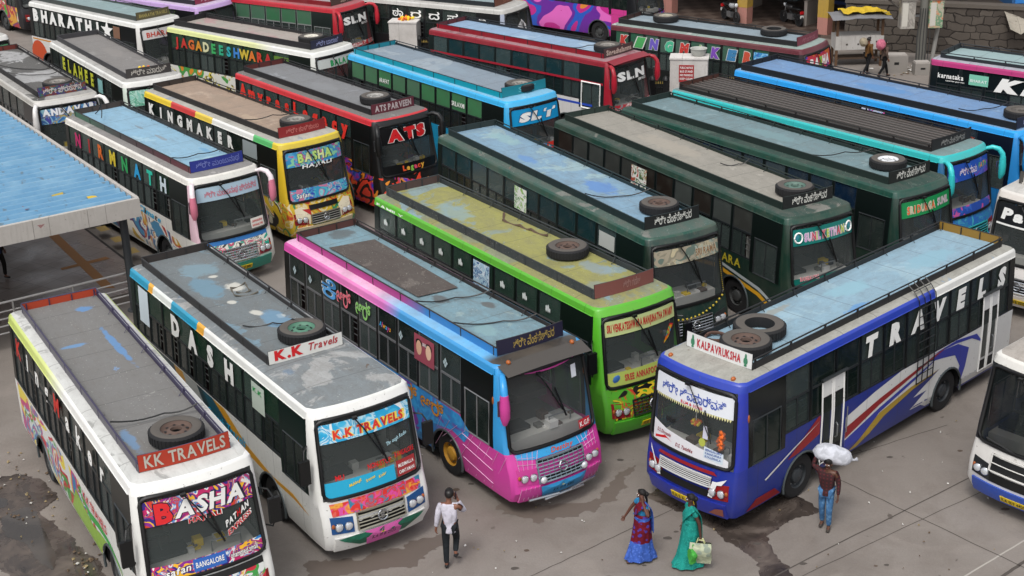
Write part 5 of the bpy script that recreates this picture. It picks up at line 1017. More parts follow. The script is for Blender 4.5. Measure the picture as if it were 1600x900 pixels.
# ---------------------------------------------------------------- the yard
def ground_mat():
    t = NT('yard_concrete'); v = t.obj()
    n1 = t.noise(.16, 8, .4, None, .6); n2 = t.noise(1.1, 9, .5, None, .7); n3 = t.noise(22, 5)
    c = t.ramp(n1.outputs['Fac'], [(.3, C('#756e68')), (.5, C('#847d77')), (.72, C('#8f8984'))])
    c = t.mix(t.math('MULTIPLY', t.ramp(n2.outputs['Fac'], [(.48, 0.0), (.7, 1.0)]), .38), c, C('#675d56'))
    c = t.mix(t.ramp(t.noise(.5, 6, 1.2, t.mapv((1, 1, 1), (4, 7, 0))).outputs['Fac'], [(.56, 0.0), (.68, .45)]), c, C('#938b84'))
    c = t.mix(t.ramp(t.noise(3.2, 4, .3, t.mapv((1, 1, 1), (1, 3, 0))).outputs['Fac'], [(.70, 0.0), (.75, .7)]), c, C('#3e3631'))
    c = t.mix(t.math('MULTIPLY', n3.outputs['Fac'], .3), c, C('#5f574f'))
    c = t.mix(t.ramp(t.noise(60, 3).outputs['Fac'], [(.66, 0.0), (.7, .5)]), c, C('#4a433d')); c = t.mix(t.ramp(t.noise(45, 3, 0, t.mapv((1, 1, 1), (5, 5, 5))).outputs['Fac'], [(.69, 0.0), (.72, .5)]), c, C('#aaa49e'))
    r = t.ramp(n1.outputs['Fac'], [(.35, .62), (.6, .85)])
    return t.out(c, r, 0, .35, n3.outputs['Fac'], .3, .02)
g = MB(); g.add([(-260, -60, 0), (260, -60, 0), (260, 400, 0), (-260, 400, 0)], [(0, 1, 2, 3)], ground_mat()); tag(g.build('ground'), kind='structure')
JOINT = plain('#4e4843', .9)
def strip(name, pts, w, z, m, kind='structure'):
    mb = MB(); P = [G(*p, z) if len(p) == 2 else Vector(p) for p in pts]; rows = []
    for i, p in enumerate(P):
        d = (P[min(i+1, len(P)-1)]-P[max(i-1, 0)]).normalized(); n = Vector((-d.y, d.x, 0)); rows.append([p+n*w/2, p-n*w/2])
    mb.grid(rows, m); o = mb.build(name); tag(o, kind=kind); return o
def line(a, b, j=.012, n=14):
    A, B = G(*a), G(*b); d = (B-A).normalized(); q = Vector((-d.y, d.x, 0)); return [tuple(A.lerp(B, i/n)+q*random.uniform(-j, j)+Vector((0, 0, .004))) for i in range(n+1)]
for a, b, w in (((1195, 908), (1640, 683), .03), ((1215, 918), (1640, 718), .018), ((1317, 752), (1640, 906), .022), ((1100, 640), (1317, 752), .02), ((820, 905), (1010, 815), .02), ((1255, 735), (1480, 664), .02), ((1010, 815), (1330, 668), .02)):
    strip('slab_joint', line(a, b), w, .004, JOINT)
strip('white_line', line((1500, 905), (1640, 821), .004), .035, .004, plain('#a9a49c', .8)); strip('dark_hose_mark', line((1560, 905), (1640, 850), .02), .07, .006, JOINT)
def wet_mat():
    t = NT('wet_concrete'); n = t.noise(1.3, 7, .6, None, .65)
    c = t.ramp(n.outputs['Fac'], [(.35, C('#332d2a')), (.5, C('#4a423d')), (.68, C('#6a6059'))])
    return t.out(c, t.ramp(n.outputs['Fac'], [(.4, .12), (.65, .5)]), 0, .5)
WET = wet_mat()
def pud_mat():
    t = NT('puddle'); n = t.noise(.9, 4, .6)
    return t.out(t.ramp(n.outputs['Fac'], [(.4, C('#38332f')), (.7, C('#57504a'))]), t.ramp(n.outputs['Fac'], [(.4, .04), (.7, .2)]), 0, .6)
PUD = pud_mat()
def stain(name, pts, m, z=.003, jit=.05):
    P = [G(*p) for p in pts]; n = len(P); s = .045; x0 = min(p.x for p in P)-.3; x1 = max(p.x for p in P)+.3; y0 = min(p.y for p in P)-.3; y1 = max(p.y for p in P)+.3
    from mathutils import noise as ns
    def inside(x, y):
        x += jit*2.2*ns.noise(Vector((x*1.7, y*1.7, 3)))+jit*1.4*ns.noise(Vector((x*6, y*6, 8))); y += jit*2.2*ns.noise(Vector((x*1.7, y*1.7, 13)))+jit*1.4*ns.noise(Vector((x*6, y*6, 18))); r = False
        for i in range(n):
            a, b = P[i], P[i-1]
            if (a.y > y) != (b.y > y) and x < (b.x-a.x)*(y-a.y)/(b.y-a.y)+a.x: r = not r
        return r
    nx, ny = int((x1-x0)/s), int((y1-y0)/s); vid = {}; V_ = []; F_ = []
    def vi(i, j):
        if (i, j) not in vid: vid[i, j] = len(V_); V_.append((x0+i*s, y0+j*s, z))
        return vid[i, j]
    for i in range(nx):
        for j in range(ny):
            k = [inside(x0+a*s, y0+b*s) for a, b in ((i, j), (i+1, j), (i+1, j+1), (i, j+1))]
            if sum(k) == 4: F_.append([vi(i, j), vi(i+1, j), vi(i+1, j+1), vi(i, j+1)])
            elif sum(k) == 3: F_.append([vi(*c) for c, t in zip(((i, j), (i+1, j), (i+1, j+1), (i, j+1)), k) if t])
    me = bpy.data.meshes.new(name); me.from_pydata(V_, [], F_); me.materials.append(m); o = bpy.data.objects.new(name, me); COL.objects.link(o); tag(o, kind='structure'); return o
stain('wet_or_shade_patch', [(1000, 775), (1060, 797), (1122, 836), (1135, 846), (1152, 862), (1176, 872), (1183, 898), (1178, 925), (1256, 925), (1243, 900), (1230, 880), (1216, 856), (1202, 838), (1230, 815), (1290, 800), (1240, 770), (1150, 780), (1050, 750)], WET)  # wet stain joined to painted shade under the royal blue coach's front
stain('wet_or_shade_patch', [(-20, 745), (40, 740), (75, 755), (95, 780), (60, 800), (90, 815), (120, 850), (160, 880), (170, 920), (30, 920), (-20, 880)], WET)
stain('puddle', [(40, 790), (60, 800), (72, 835), (92, 870), (85, 895), (60, 880), (35, 850), (5, 840), (0, 810)], PUD, .006, .03); stain('puddle', [(120, 870), (150, 875), (158, 895), (130, 905), (110, 890)], PUD, .006, .03); stain('puddle', [(-10, 775), (15, 780), (12, 795), (-10, 800)], PUD, .006, .03)
stain('oil_stain', [(480, 880), (560, 868), (640, 850), (690, 830), (700, 850), (640, 880), (560, 900), (480, 905)], plain('#665c55', .6), .003, .12); stain('oil_stain', [(760, 770), (860, 790), (940, 775), (960, 740), (985, 720), (985, 760), (930, 800), (850, 815), (780, 800)], plain('#685e57', .6), .003, .12)
for i in range(34):
    px, py = random.uniform(690, 1580), random.uniform(690, 899); p = G(px, py); r = random.uniform(.03, .09)
    m = MB(); m.add([(p.x+r*1.6*cos(t*pi/5)*random.uniform(.6, 1), p.y+r*sin(t*pi/5)*random.uniform(.6, 1), .0045) for t in range(10)], [tuple(range(10))], JOINT if i % 3 else plain('#57493f', .8)); tag(m.build('ground_spot'), kind='structure')
# litter
lit = MB(); LM = [flat('#b9b6b0', .8), flat('#d8d6d2', .8), flat('#8a7a5a', .9), flat('#5a4a3a', .9), flat('#a8483a', .8)]
def scrap(p, r):
    a = random.uniform(0, 6.3); m = random.choice(LM[:4] if p.x > -3 else LM[2:4]+LM[:1]+LM[2:4]); h = random.uniform(.01, .05)
    lit.add([(p.x+r*cos(a+t)*random.uniform(.5, 1), p.y+r*sin(a+t)*random.uniform(.5, 1), .012+h*random.random()) for t in (0, 1.5, 3, 4.6)]+[(p.x, p.y, .02+h)], [(0, 1, 4), (1, 2, 4), (2, 3, 4), (3, 0, 4)], m)
for i in range(70): scrap(G(random.uniform(640, 1590), random.uniform(640, 898)), random.uniform(.012, .04))
for i in range(55): scrap(G(random.gauss(45, 38), random.gauss(770, 35)), random.uniform(.015, .07))
for i in range(25): scrap(G(random.gauss(135, 14), random.gauss(878, 12)), random.uniform(.02, .08))
for i in range(75): scrap(G(random.gauss(1416, 16), random.gauss(110, 4)), random.uniform(.04, .16))
tag(lit.build('litter'), kind='stuff')
# ---------------------------------------------------------------- shelter with platform on the left
ZS = 3.6; A = G(219, 309, ZS); e2 = (G(0, 355, ZS)-A).normalized(); e1 = (G(0, 164, ZS)-A).normalized()
L1, L2 = 17, 13
sh = empty('passenger_shelter', A-Vector((0, 0, ZS))); tag(sh, 'bus shelter with a blue corrugated roof and grey fascia over a tiled platform', 'shelter'); O = A-Vector((0, 0, ZS))
def sm(f): # local
    return lambda a, b, z: tuple(e1*a+e2*b+Vector((0, 0, z)))
Q = lambda a, b, z: tuple(e1*a+e2*b+Vector((0, 0, z)))
t = NT('corrugated_blue'); n = t.noise(1.5, 6, .3); c = t.mix(t.ramp(n.outputs['Fac'], [(.45, 0.0), (.75, .6)]), C('#5f8eae'), C('#86a9bd')); c = t.mix(t.ramp(t.noise(5, 6).outputs['Fac'], [(.64, 0.0), (.7, .8)]), c, C('#5f6f78')); BLUEROOF = t.out(c, .45)
m = MB(); rows = []; N = 150
for i in range(N+1):
    a = .1+(L1-.2)*i/N*1.0; zz = ZS-.16+.035*sin(2*pi*i/N*(L1/.34)) + .02*a*0
    rows.append((a, zz))
rows = []
pitch = .4; na = int((L1-.3)/pitch)
for i in range(na):
    for f, z in ((0, 0), (.4, 0), (.55, .1), (.8, .1), (.95, 0)): rows.append((.14+(i+f)*pitch, ZS-.12+z))
m.grid([[Q(a, .12, z), Q(a, L2*.5, z), Q(a, L2, z)] for a, z in rows], BLUEROOF); m.build('corrugated_roof', sh)
FAS = paint('#b3aea8', .3, .5); m = MB()
def fbox(a0, a1, b0, b1, z0, z1, mt):
    vs = [Q(a, b, z) for z in (z0, z1) for b in (b0, b1) for a in (a0, a1)]; m.add(vs, [(0, 2, 3, 1), (4, 5, 7, 6), (0, 1, 5, 4), (2, 6, 7, 3), (0, 4, 6, 2), (1, 3, 7, 5)], mt)
for i in range(9): fbox(-.02, .1, .03+i*1.42, 1.44+i*1.42-.0, ZS-.5, ZS, FAS)
for i in range(12): fbox(.12+i*1.42, .12+(i+1)*1.42-.015, 0, .1, ZS-.5, ZS, FAS)
m.build('fascia', sh)
m = MB(); fbox(.1, L1, .1, L2, ZS-.46, ZS-.42, plain('#77736e', .8)); m.build('ceiling_panel', sh)
PG = plain('#3c3f42', .5, .3)
for a, b in ((.55, .35), (14.5, .35), (.55, 12.0)):
    m = MB(); c0 = Q(a, b, 0); m.lathe([(.11, .3), (.11, ZS-.45)], PG, 14, Matrix.Translation(c0)); m.lathe([(.2, .3), (.2, .33), (.11, .34)], PG, 14, Matrix.Translation(c0)); m.build('post', sh, 40)
m = MB()
for pts, cl in (([(58, 352), (70, 350), (64, 357)], '#6a4a48'), ([(80, 305), (98, 300), (100, 306), (84, 309)], '#b09a3a'), ([(132, 305), (150, 306), (155, 310), (140, 312)], '#c8a82a'), ([(34, 322), (46, 326), (40, 328)], '#7a4a4a')):
    m.add([Vector(G(x, y, ZS-.05))-O for x, y in pts], [tuple(range(len(pts)))], flat(cl, .9))
o = m.build('leaf_litter', sh); o['kind'] = 'stuff'
def tile_mat():
    t = NT('platform_tiles'); n = t.noise(.8, 5, .3)
    br = t.n('TexBrick', Vector=t.mapv((1, 1, 1), (0, 0, 0), (0, 0, radians(33))), Scale=1.0); br.inputs['Brick Width'].default_value = .6; br.inputs['Row Height'].default_value = .6; br.offset = 0; br.inputs['Mortar Size'].default_value = .008
    br.inputs['Color1'].default_value = C('#948781'); br.inputs['Color2'].default_value = C('#8b7f79'); br.inputs['Mortar'].default_value = C('#4e4642')
    c = t.mix(t.math('MULTIPLY', n.outputs['Fac'], .5), br.outputs[0], C('#5d524d'))
    return t.out(c, t.ramp(n.outputs['Fac'], [(.4, .22), (.7, .5)]), 0, .5)
PZ = .3; edge_a, edge_b = G(135, 359, PZ), G(195, 405, PZ); ed = (edge_a-edge_b).normalized(); r1, r2 = G(0, 474, 1.35), G(203, 425, 1.35); rd = (r1-r2).normalized()
corner = edge_b-ed*2.6
m = MB(); P = [corner+ed*s+rd*u for s, u in ((0, 0), (24, 0), (24, 16), (0, 16))]
top = [(p.x, p.y, PZ) for p in P]; bot = [(p.x, p.y, -.02) for p in P]
m.add(top, [(0, 1, 2, 3)], tile_mat()); m.add(top+bot, [(0, 4, 5, 1), (1, 5, 6, 2), (2, 6, 7, 3), (3, 7, 4, 0)], plain('#6d655f', .8)); tag(m.build('platform'), kind='structure')
TAC = plain('#9a6a3a', .7)
def quadz(name, pts, z, mt):
    m = MB(); m.add([G(x, y, z) for x, y in pts], [tuple(range(len(pts)))], mt); return tag(m.build(name), kind='structure')
quadz('tactile_strip', [(72, 365), (90, 365), (180, 450), (160, 450)], PZ+.004, TAC); quadz('tactile_strip', [(94, 419), (165, 401), (172, 404), (97, 422)], PZ+.006, TAC)
strip('platform_edge', [tuple(edge_b-ed*2.5+Vector((0, 0, .004))), tuple(edge_b+ed*20+Vector((0, 0, .004)))], .08, PZ, plain('#2f2b2a', .8))
for i in range(5): q = edge_b+ed*(.3+i*1.25)-rd*.45; strip('yellow_block', [tuple(q+Vector((0, 0, .005))), tuple(q+ed*.5+Vector((0, 0, .005)))], .3, PZ, plain('#9a824a', .8))
# railing
ra = empty('railing', (r2.x, r2.y, 0)); tag(ra, 'white tube railing along the near end of the shelter platform', 'railing'); o0 = Vector((r2.x, r2.y, 0)); RW_ = plain('#b4b2b0', .4, .3)
m = MB(); m.tube([Vector((0, 0, 1.35)), rd*12+Vector((0, 0, 1.35))], .03, RW_, 6); m.build('top_rail', ra, 60)
for z in (1.1, .9, .7, .5): m = MB(); m.tube([Vector((0, 0, z)), rd*12+Vector((0, 0, z))], .02, RW_, 5); m.build('rail', ra, 60)
for i in range(7): m = MB(); m.tube([rd*i*1.6+Vector((0, 0, .0)), rd*i*1.6+Vector((0, 0, 1.35))], .03, plain('#b8922a', .5) if i == 0 else plain('#8f8d8a', .5, .3), 6); m.build('post', ra, 60)
# ---------------------------------------------------------------- far side: market building, stone wall, kiosk, poles
U = (G(1288, 57)-G(1163, 40)).normalized(); V = Vector((-U.y, U.x, 0)); B0 = G(1288, 57)
mk = empty('market_building', B0); tag(mk, 'open-fronted market building with yellow and pink pillars and a tiled floor', 'building')
def ubox(mb, u0, u1, v0, v1, z0, z1, mt, U=None, V=None):
    U = U or globals()['U']; V = V or globals()['V']
    vs = [U*a+V*b+Vector((0, 0, z)) for z in (z0, z1) for b in (v0, v1) for a in (u0, u1)]; mb.add(vs, [(0, 2, 3, 1), (4, 5, 7, 6), (0, 1, 5, 4), (2, 6, 7, 3), (0, 4, 6, 2), (1, 3, 7, 5)], mt)
t = NT('checker_tiles'); ck = t.n('TexChecker', Vector=t.mapv((1, 1, 1), (0, 0, 0), (0, 0, -math.atan2(U.y, U.x))), Scale=1.6, Color1=C('#5f524a'), Color2=C('#40332d')); CHK = t.out(t.mix(t.math('MULTIPLY', t.noise(3, 5).outputs['Fac'], .5), ck.outputs[0], C('#4a3f39')), .5)
YP = paint('#b08f38', .35, .6); PP = paint('#b07a70', .35, .6); DK = plain('#2a2524', .8)
m = MB(); ubox(m, -16, 1.3, -.35, 9, -.02, .14, CHK); m.build('floor', mk)
m = MB(); ubox(m, -16, 1.3, -.8, 9.2, 4.3, 4.6, plain('#8a8078', .8)); ubox(m, -16, 1.3, -.8, -.6, 3.6, 4.3, plain('#9a8f6a', .8)); m.build('roof', mk)
m = MB(); ubox(m, -16, 1.3, 9, 9.2, 0, 4.3, DK); ubox(m, 1.1, 1.3, 1.5, 9, .14, 4.3, DK); m.build('back_wall', mk)
for i in range(4):
    m = MB(); u = -i*4.42; ubox(m, u-.27, u+.27, -.27, .27, .14, .95, PP); ubox(m, u-.275, u+.275, -.275, .275, .95, 4.3, YP); m.build('pillar', mk)
for u, v, w_, h, cl in ((-6.5, 6, 1.6, 2.4, '#6a7a7a'), (-4.0, 6.5, 2.4, .9, '#3a4a7a'), (-1.6, 6.8, 1.4, 1.2, '#5a4a3a'), (-9, 5.5, 2, 2.6, '#8a9a9a')):
    m = MB(); ubox(m, u, u+w_, v, v+.8, .14, h, plain(cl, .5)); ubox(m, u+.08, u+w_-.08, v-.02, v, .3, h-.1, plain('#20262a', .3)); ubox(m, u-.05, u+w_+.05, v-.06, v+.84, h, h+.06, plain('#6a625a', .6)); m.build('shop_counter', mk)
for u, v in ((-1.7, 1.0), (-6.1, 2.6)):
    m = MB(); ubox(m, u, u+.16, v, v+1.6, .14, 1.3, plain('#a39a92', .7)); ubox(m, u-.02, u+.18, v-.02, v+1.62, 1.3, 1.36, plain('#8f867e', .7)); m.build('side_partition', mk)
# stone wall
S0, S1 = G(1318, 77), G(1600, 92); UW = (S1-S0).normalized(); VW = Vector((-UW.y, UW.x, 0)); LW = 15
sw = empty('stone_wall', S0); tag(sw, 'tall grey stone block retaining wall at the upper right, behind the pole', 'wall')
t = NT('stone_blocks'); br = t.n('TexBrick', Vector=t.n('Combine' + 'XYZ', X=t.math('ADD', t.n('SeparateXYZ', Vector=t.obj()).outputs[0], t.math('MULTIPLY', t.noise(1.1, 2).outputs['Fac'], .9)), Y=t.math('ADD', t.n('SeparateXYZ', Vector=t.obj()).outputs[2], t.math('MULTIPLY', t.noise(1.3, 3).outputs['Fac'], .5)), Z=0.0).outputs[0], Scale=1)
br.inputs['Brick Width'].default_value = .62; br.inputs['Row Height'].default_value = .34; br.inputs['Mortar Size'].default_value = .03; br.inputs['Mortar Smooth'].default_value = .5; br.inputs['Bias'].default_value = -.2
br.inputs['Color1'].default_value = C('#625b54'); br.inputs['Color2'].default_value = C('#423c38'); br.inputs['Mortar'].default_value = C('#2e2a27')
nn = t.noise(4, 8, .4, None, .7); STONE = t.out(t.mix(t.math('MULTIPLY', nn.outputs['Fac'], .55), br.outputs[0], C('#38332f')), .9, 0, .2, t.math('ADD', br.outputs['Fac'], t.math('MULTIPLY', nn.outputs['Fac'], -.6)), .6, -.05)
HW_ = 2.15
m = MB(); ubox(m, 0, LW, 0, .5, 0, HW_, STONE, UW, VW); m.build('masonry', sw)
m = MB(); ubox(m, -.05, LW, -.06, .56, HW_, HW_+.16, plain('#5b544d', .9), UW, VW); m.build('coping', sw)
te = MB(); ubox(te, -.0, LW, .5, 12, -.1, HW_-.05, plain('#3d352f', .9), UW, VW); o = te.build('terrace', None, loc=S0); tag(o, kind='structure')
hb = empty('dark_building', S0+VW*4.2+Vector((0, 0, HW_-.05))); tag(hb, 'dark timber-fronted building standing above the stone wall', 'building')
m = MB(); ubox(m, -1, LW, 0, .3, 0, 5, plain('#1c1a19', .9), UW, VW); m.build('wall', hb)
m = MB(); ubox(m, -1.5, LW+.5, -3.8, .6, 3.4, 3.55, plain('#4a423c', .9), UW, VW); m.build('roof', hb)
for i in range(7): m = MB(); ubox(m, .5+i*2.2, .62+i*2.2, -3.3, -3.18, 0, 3.4, plain('#3a3430', .8), UW, VW); m.build('post', hb)
# kiosk
kp = G(1338, 101); ki = empty('street_stall', kp); tag(ki, 'small street stall with yellow tarpaulin on its roof and a dented white counter', 'stall')
WC = paint('#b5b2ae', .5, .6); m = MB(); m.box(-1.05, 1.05, -.35, -.3, .75, 1.35, WC); m.box(-1.05, 1.05, -.3, .6, 1.3, 1.36, WC); m.box(-1.05, -1.0, -.3, .6, .75, 1.3, WC)
for x in (-.6, -.1, .35, .7): m.box(x, x+.09, -.354, -.35, .95+.1*(x > 0), 1.03+.1*(x > 0), plain('#4a4440', .9))
m.build('counter', ki)
for x in (-.98, .98):
    for y in (-.28, .55): m = MB(); m.box(x-.05, x+.05, y-.05, y+.05, 0, 2.15, plain('#5f4632', .8)); m.build('leg', ki)
m = MB(); m.grid([[(-1.3+2.6*i/8, -.75+1.7*j/3, 2.2+.12*sin(j)-.05*abs(i-4)/4+random.uniform(-.02, .02)) for i in range(9)] for j in range(4)], plain('#8f8f92', .5, .4)); m.build('canopy', ki)
m = MB(); m.grid([[(-.8+2.1*i/10, -.4+1.2*j/5, 2.36+random.uniform(-.05, .07)-.1*(i > 8)) for i in range(11)] for j in range(6)], plain('#c8a82a', .6)); m.build('tarpaulin', ki)
m = MB(); m.box(-.95, .95, -.2, .5, .3, .36, plain('#4a3a2e', .8)); m.build('shelf', ki)
# poles with boxes
pp = G(1437, 104); po = empty('utility_pole', pp); tag(po, 'weathered utility pole carrying two painted switch boxes, in front of the stone wall', 'pole')
m = MB(); m.lathe([(.24, 0), (.22, .8), (.19, 1.6), (.17, 9)], plain('#6b6a64', .8), 12); m.build('pole', po, 40)
for x, pal in ((-.75, ('#a8a49c', '#8a8680', '#a8a49c')), (.45, ('#b4b09c', '#5a8a6a', '#b8a88a', '#c86a3a'))):
    m = MB(); m.box(x-.3, x+.3, -.3, .2, 1.75, 2.95, graffiti(pal, 1.2, 3, .3, .3)); m.box(x-.34, x+.34, -.34, .24, 2.95, 3.02, plain('#77736c', .6)); m.box(x-.26, x-.02, -.31, -.3, 1.85, 2.85, plain('#c2beb4', .6)); o = m.build('switch_box', po)
    m = MB(); m.box(min(x, 0), max(x, 0), -.05, .05, 2.2, 2.28, STEEL); m.build('bracket', o)
for i in range(5): m = MB(); m.tube([(-.2+.1*i, -.2, 2.6), (-.3+.14*i, -.25, 1.4), (-.25+.12*i, -.24, .2)], .02, plain('#3a3a3a', .7), 4); m.build('cable', po)
m = MB(); m.tube([(.5, .1, 0), (.72, .2, 1.7)], .09, plain('#8d8b86', .6), 8); m.build('stay_post', po)
m = MB(); m.box(-1.8, .2, -.1, .1, 3.0, 3.2, plain('#4f4a45', .8)); m.tube([(-1.7, 0, 3.1), (-1.1, 0, 2.6)], .05, plain('#4f4a45', .8), 5); m.build('cross_arm', po)
lp = G(1321, 60); m = MB(); m.lathe([(.07, 0), (.06, 9)], plain('#7c7b78', .5, .4), 8); tag(m.build('lamp_post', None, 40, lp), 'thin grey post beside the stall and the yellow pillar', 'post')
# blocks of concrete
for (x0, x1, y), lab, h in (((1380, 1416, 113), 'low grey concrete block with a paint mark near the utility pole', .75), ((1427, 1452, 116), 'white-topped concrete lump behind the litter heap', .5)):
    p = G((x0+x1)/2, y); w2 = (G(x1, y)-G(x0, y)).length/2; m = MB(); m.box(-w2, w2, -.2, .35, 0, h, plain('#8b8680', .9)); m.box(-w2*.9, w2*.9, -.14, .3, h, h+.05, plain('#a09a94', .9)); m.box(-.1, .1, -.206, -.2, h*.5, h*.65, BLACK); tag(m.build('concrete_block', None, loc=p), lab, 'block')
# shop with blue shutter
sp_ = G(1574, 86); sh2 = empty('shop', sp_); tag(sh2, 'blue shuttered shop with a dirty cream tarpaulin awning at the right edge', 'shop')
m = MB(); m.box(0, 4, .1, 3, 0, 3.6, plain('#2d5a8a', .6)); m.build('wall', sh2)
m = MB()
for i in range(22): m.box(.15, 3.4, .04, .098, .05+i*.1, .14+i*.1, plain('#3a76b0', .5, .2))
m.build('shutter', sh2)
m = MB(); m.box(.12, 3.6, .02, .099, 2.3, 3.4, plain('#2f7cc8', .5)); m.build('sign_panel', sh2)
m = MB(); m.grid([[(-.5+4*i/8, .05-1.5*j/4, 2.15-.28*j/4*2+.12*sin(i*1.3+j)-(.25 if j == 4 and i % 2 else 0)) for i in range(9)] for j in range(5)], deck('#a89f8e', (('#7d7466', .4, 1.5), ('#b8a23a', .2, 1.0)), 3, .4)); m.build('awning', sh2)
# walled tanks, iron railings
def at_y(px, py, Y):
    p = G(px, py); k = Y/p.y; return Vector((p.x*k, Y, 0)), CAM_H*(1-k)     # foot of the thing at depth Y, and the height seen there
def block(px0, px1, py, Y, lab, name='water_tank'):
    (a, h), (b_, h2) = at_y(px0, py, Y), at_y(px1, py, Y-.25); w_ = (b_-a).length; r = empty(name, a, math.atan2((b_-a).y, (b_-a).x)); tag(r, lab, 'tank' if name == 'water_tank' else 'wall')
    m = MB(); m.box(0, w_, 0, .75, 0, h, paint('#c5c1bd', .4, .7)); m.box(-.03, w_+.03, -.03, .78, h, h+.06, paint('#d0ccc8', .3, .7)); m.build('body', r); return r, w_, h
tk, tw, th_ = block(1047, 1106, 93, 53.7, 'white walled tank with a red notice and a bowl on top, by the iron railings')
m = MB(); m.box(tw*.24, tw*.64, -.012, -.002, th_-.85, th_-.2, plain('#a02a2c', .5)); o = m.build('notice', tk); m = MB()
for i, s_ in enumerate(('PUBLIC NOTICE', 'BUS STAND', 'NO PARKING', 'KEEP CLEAN')): text(m, s_, lambda u, v, o=0: (u, -.016-o, v), tw*.27, tw*.61, th_-.34-i*.14, .08, WHITE)
m.build('lettering', o)
p = G(1095, 93, 1.4); m = MB(); m.lathe([(.001, .03), (.2, 0), (.28, .12), (.3, .26), (.33, .28), (.27, .26), (.2, .08), (.001, .06)], plain('#a9aaa4', .5), 20); tag(m.build('bowl', None, 40, tk.location+Vector((tw*.78, .25, th_+.06))), 'pale round bowl standing on the white tank', 'bowl')
fb, fw, fh = block(607, 650, 36, 63.0, 'white block wall with yellow flowers on top, behind the SLN coach', 'block_wall')
m = MB()
for i in range(40): m.sphere((random.gauss(0, .16), random.gauss(0, .1), random.uniform(0, .12)), .06, random.choice((YEL, ORANGE, YEL)), 6, 4)
tag(m.build('flower_heap', None, loc=fb.location+Vector((fw*.6, .3, fh+.06))), 'heap of yellow flowers on the white block wall', 'flowers')
IR = plain('#1c1d1f', .5, .3); TIP = plain('#a08a4a', .5)
def fence(a, b_, h, lab, n, tips=True):
    r = empty('iron_railing', a, math.atan2((b_-a).y, (b_-a).x)); tag(r, lab, 'railing'); w_ = (b_-a).length
    for z in (.2, h-.2): m = MB(); m.box(0, w_, -.02, .02, z, z+.05, IR); m.build('rail', r)
    m = MB()
    for i in range(n): x = (i+.5)*w_/n; m.box(x-.013, x+.013, -.013, .013, 0, h, IR); m.lathe([(.03, h), (.001, h+.12)], TIP if tips else IR, 4, Matrix.Translation((x, 0, 0)))
    m.build('bars', r)
    for x in (0, w_): m = MB(); m.box(x-.1, x+.1, -.1, .1, 0, h+.15, IR); m.lathe([(.14, h+.15), (.1, h+.25), (.001, h+.32)], IR, 10, Matrix.Translation((x, 0, 0))); m.build('post', r, 40)
fence(at_y(1113, 100, 53.9)[0], at_y(1172, 100, 54.2)[0], 1.85, 'black iron railing with gilt tips to the right of the white tank', 18); fence(at_y(654, 40, 63)[0], at_y(672, 40, 62.9)[0], 1.6, 'short black iron railing right of the flowered white block', 7); fence(at_y(1020, 100, 54)[0], at_y(1041, 100, 53.9)[0], 1.8, 'black iron railing on the left of the white tank', 6)
m = MB(); m.box(-.09, .09, -.09, .09, 0, 1.6, IR); m.lathe([(.13, 1.6), (.001, 1.78)], IR, 8); tag(m.build('iron_post', None, loc=at_y(603, 40, 62.8)[0]), 'black iron post left of the flowered white block', 'post')
# motorcycles in the market arcade
def bike(p, rz, lab, col):
    r = empty('motorcycle', p, rz); tag(r, lab, 'motorcycle'); bm_ = paint(col, .2)
    for x in (-.62, .62):
        m = MB(); M = Matrix.Translation((x, 0, .3)) @ Matrix.Rotation(pi/2, 4, 'X'); m.lathe([(.22, .05), (.29, .05), (.31, 0), (.29, -.05), (.22, -.05), (.22, .05)], TYRE, 20, M); w_ = m.build('wheel', r, 40); m = MB(); m.lathe([(.22, .03), (.05, .03), (.05, -.03), (.22, -.03)], IR, 14, M); m.build('rim', w_)
    m = MB(); m.tube([(-.62, 0, .3), (-.1, 0, .5), (.3, 0, .75), (.45, 0, .95)], .05, IR, 6); m.tube([(.62, 0, .3), (.45, 0, .95)], .04, STEEL, 6); m.box(-.2, .2, -.12, .12, .25, .52, STEEL); m.build('frame', r)
    m = MB(); m.sphere((.15, 0, .82), (.27, .14, .14), bm_, 12, 8); m.build('fuel_tank', r, 60); m = MB(); m.sphere((-.35, 0, .82), (.42, .15, .08), BLACK, 12, 6); m.build('seat', r, 60)
    m = MB(); m.tube([(.4, -.34, 1.05), (.48, 0, 1.0), (.4, .34, 1.05)], .02, BLACK, 5); m.build('handlebar', r); m = MB(); m.sphere((.56, 0, .9), (.08, .1, .11), LAMP, 10, 6); m.build('headlight', r); m = MB(); m.box(-.86, -.8, -.09, .09, .62, .76, RED); m.box(-.86, -.84, -.1, .1, .42, .56, WHITE); m.build('tail_lamp', r)
bike(G(1236, 42)+Vector((0, 0, .14)), radians(115), 'dark motorcycle with a red tail lamp parked in the market arcade, rear to the yard', '#2a2a2c'); bike(G(1141, 38)+Vector((0, 0, .14)), radians(-70), 'motorcycle with a silver tank parked beside the left yellow pillar', '#a0a4a8')
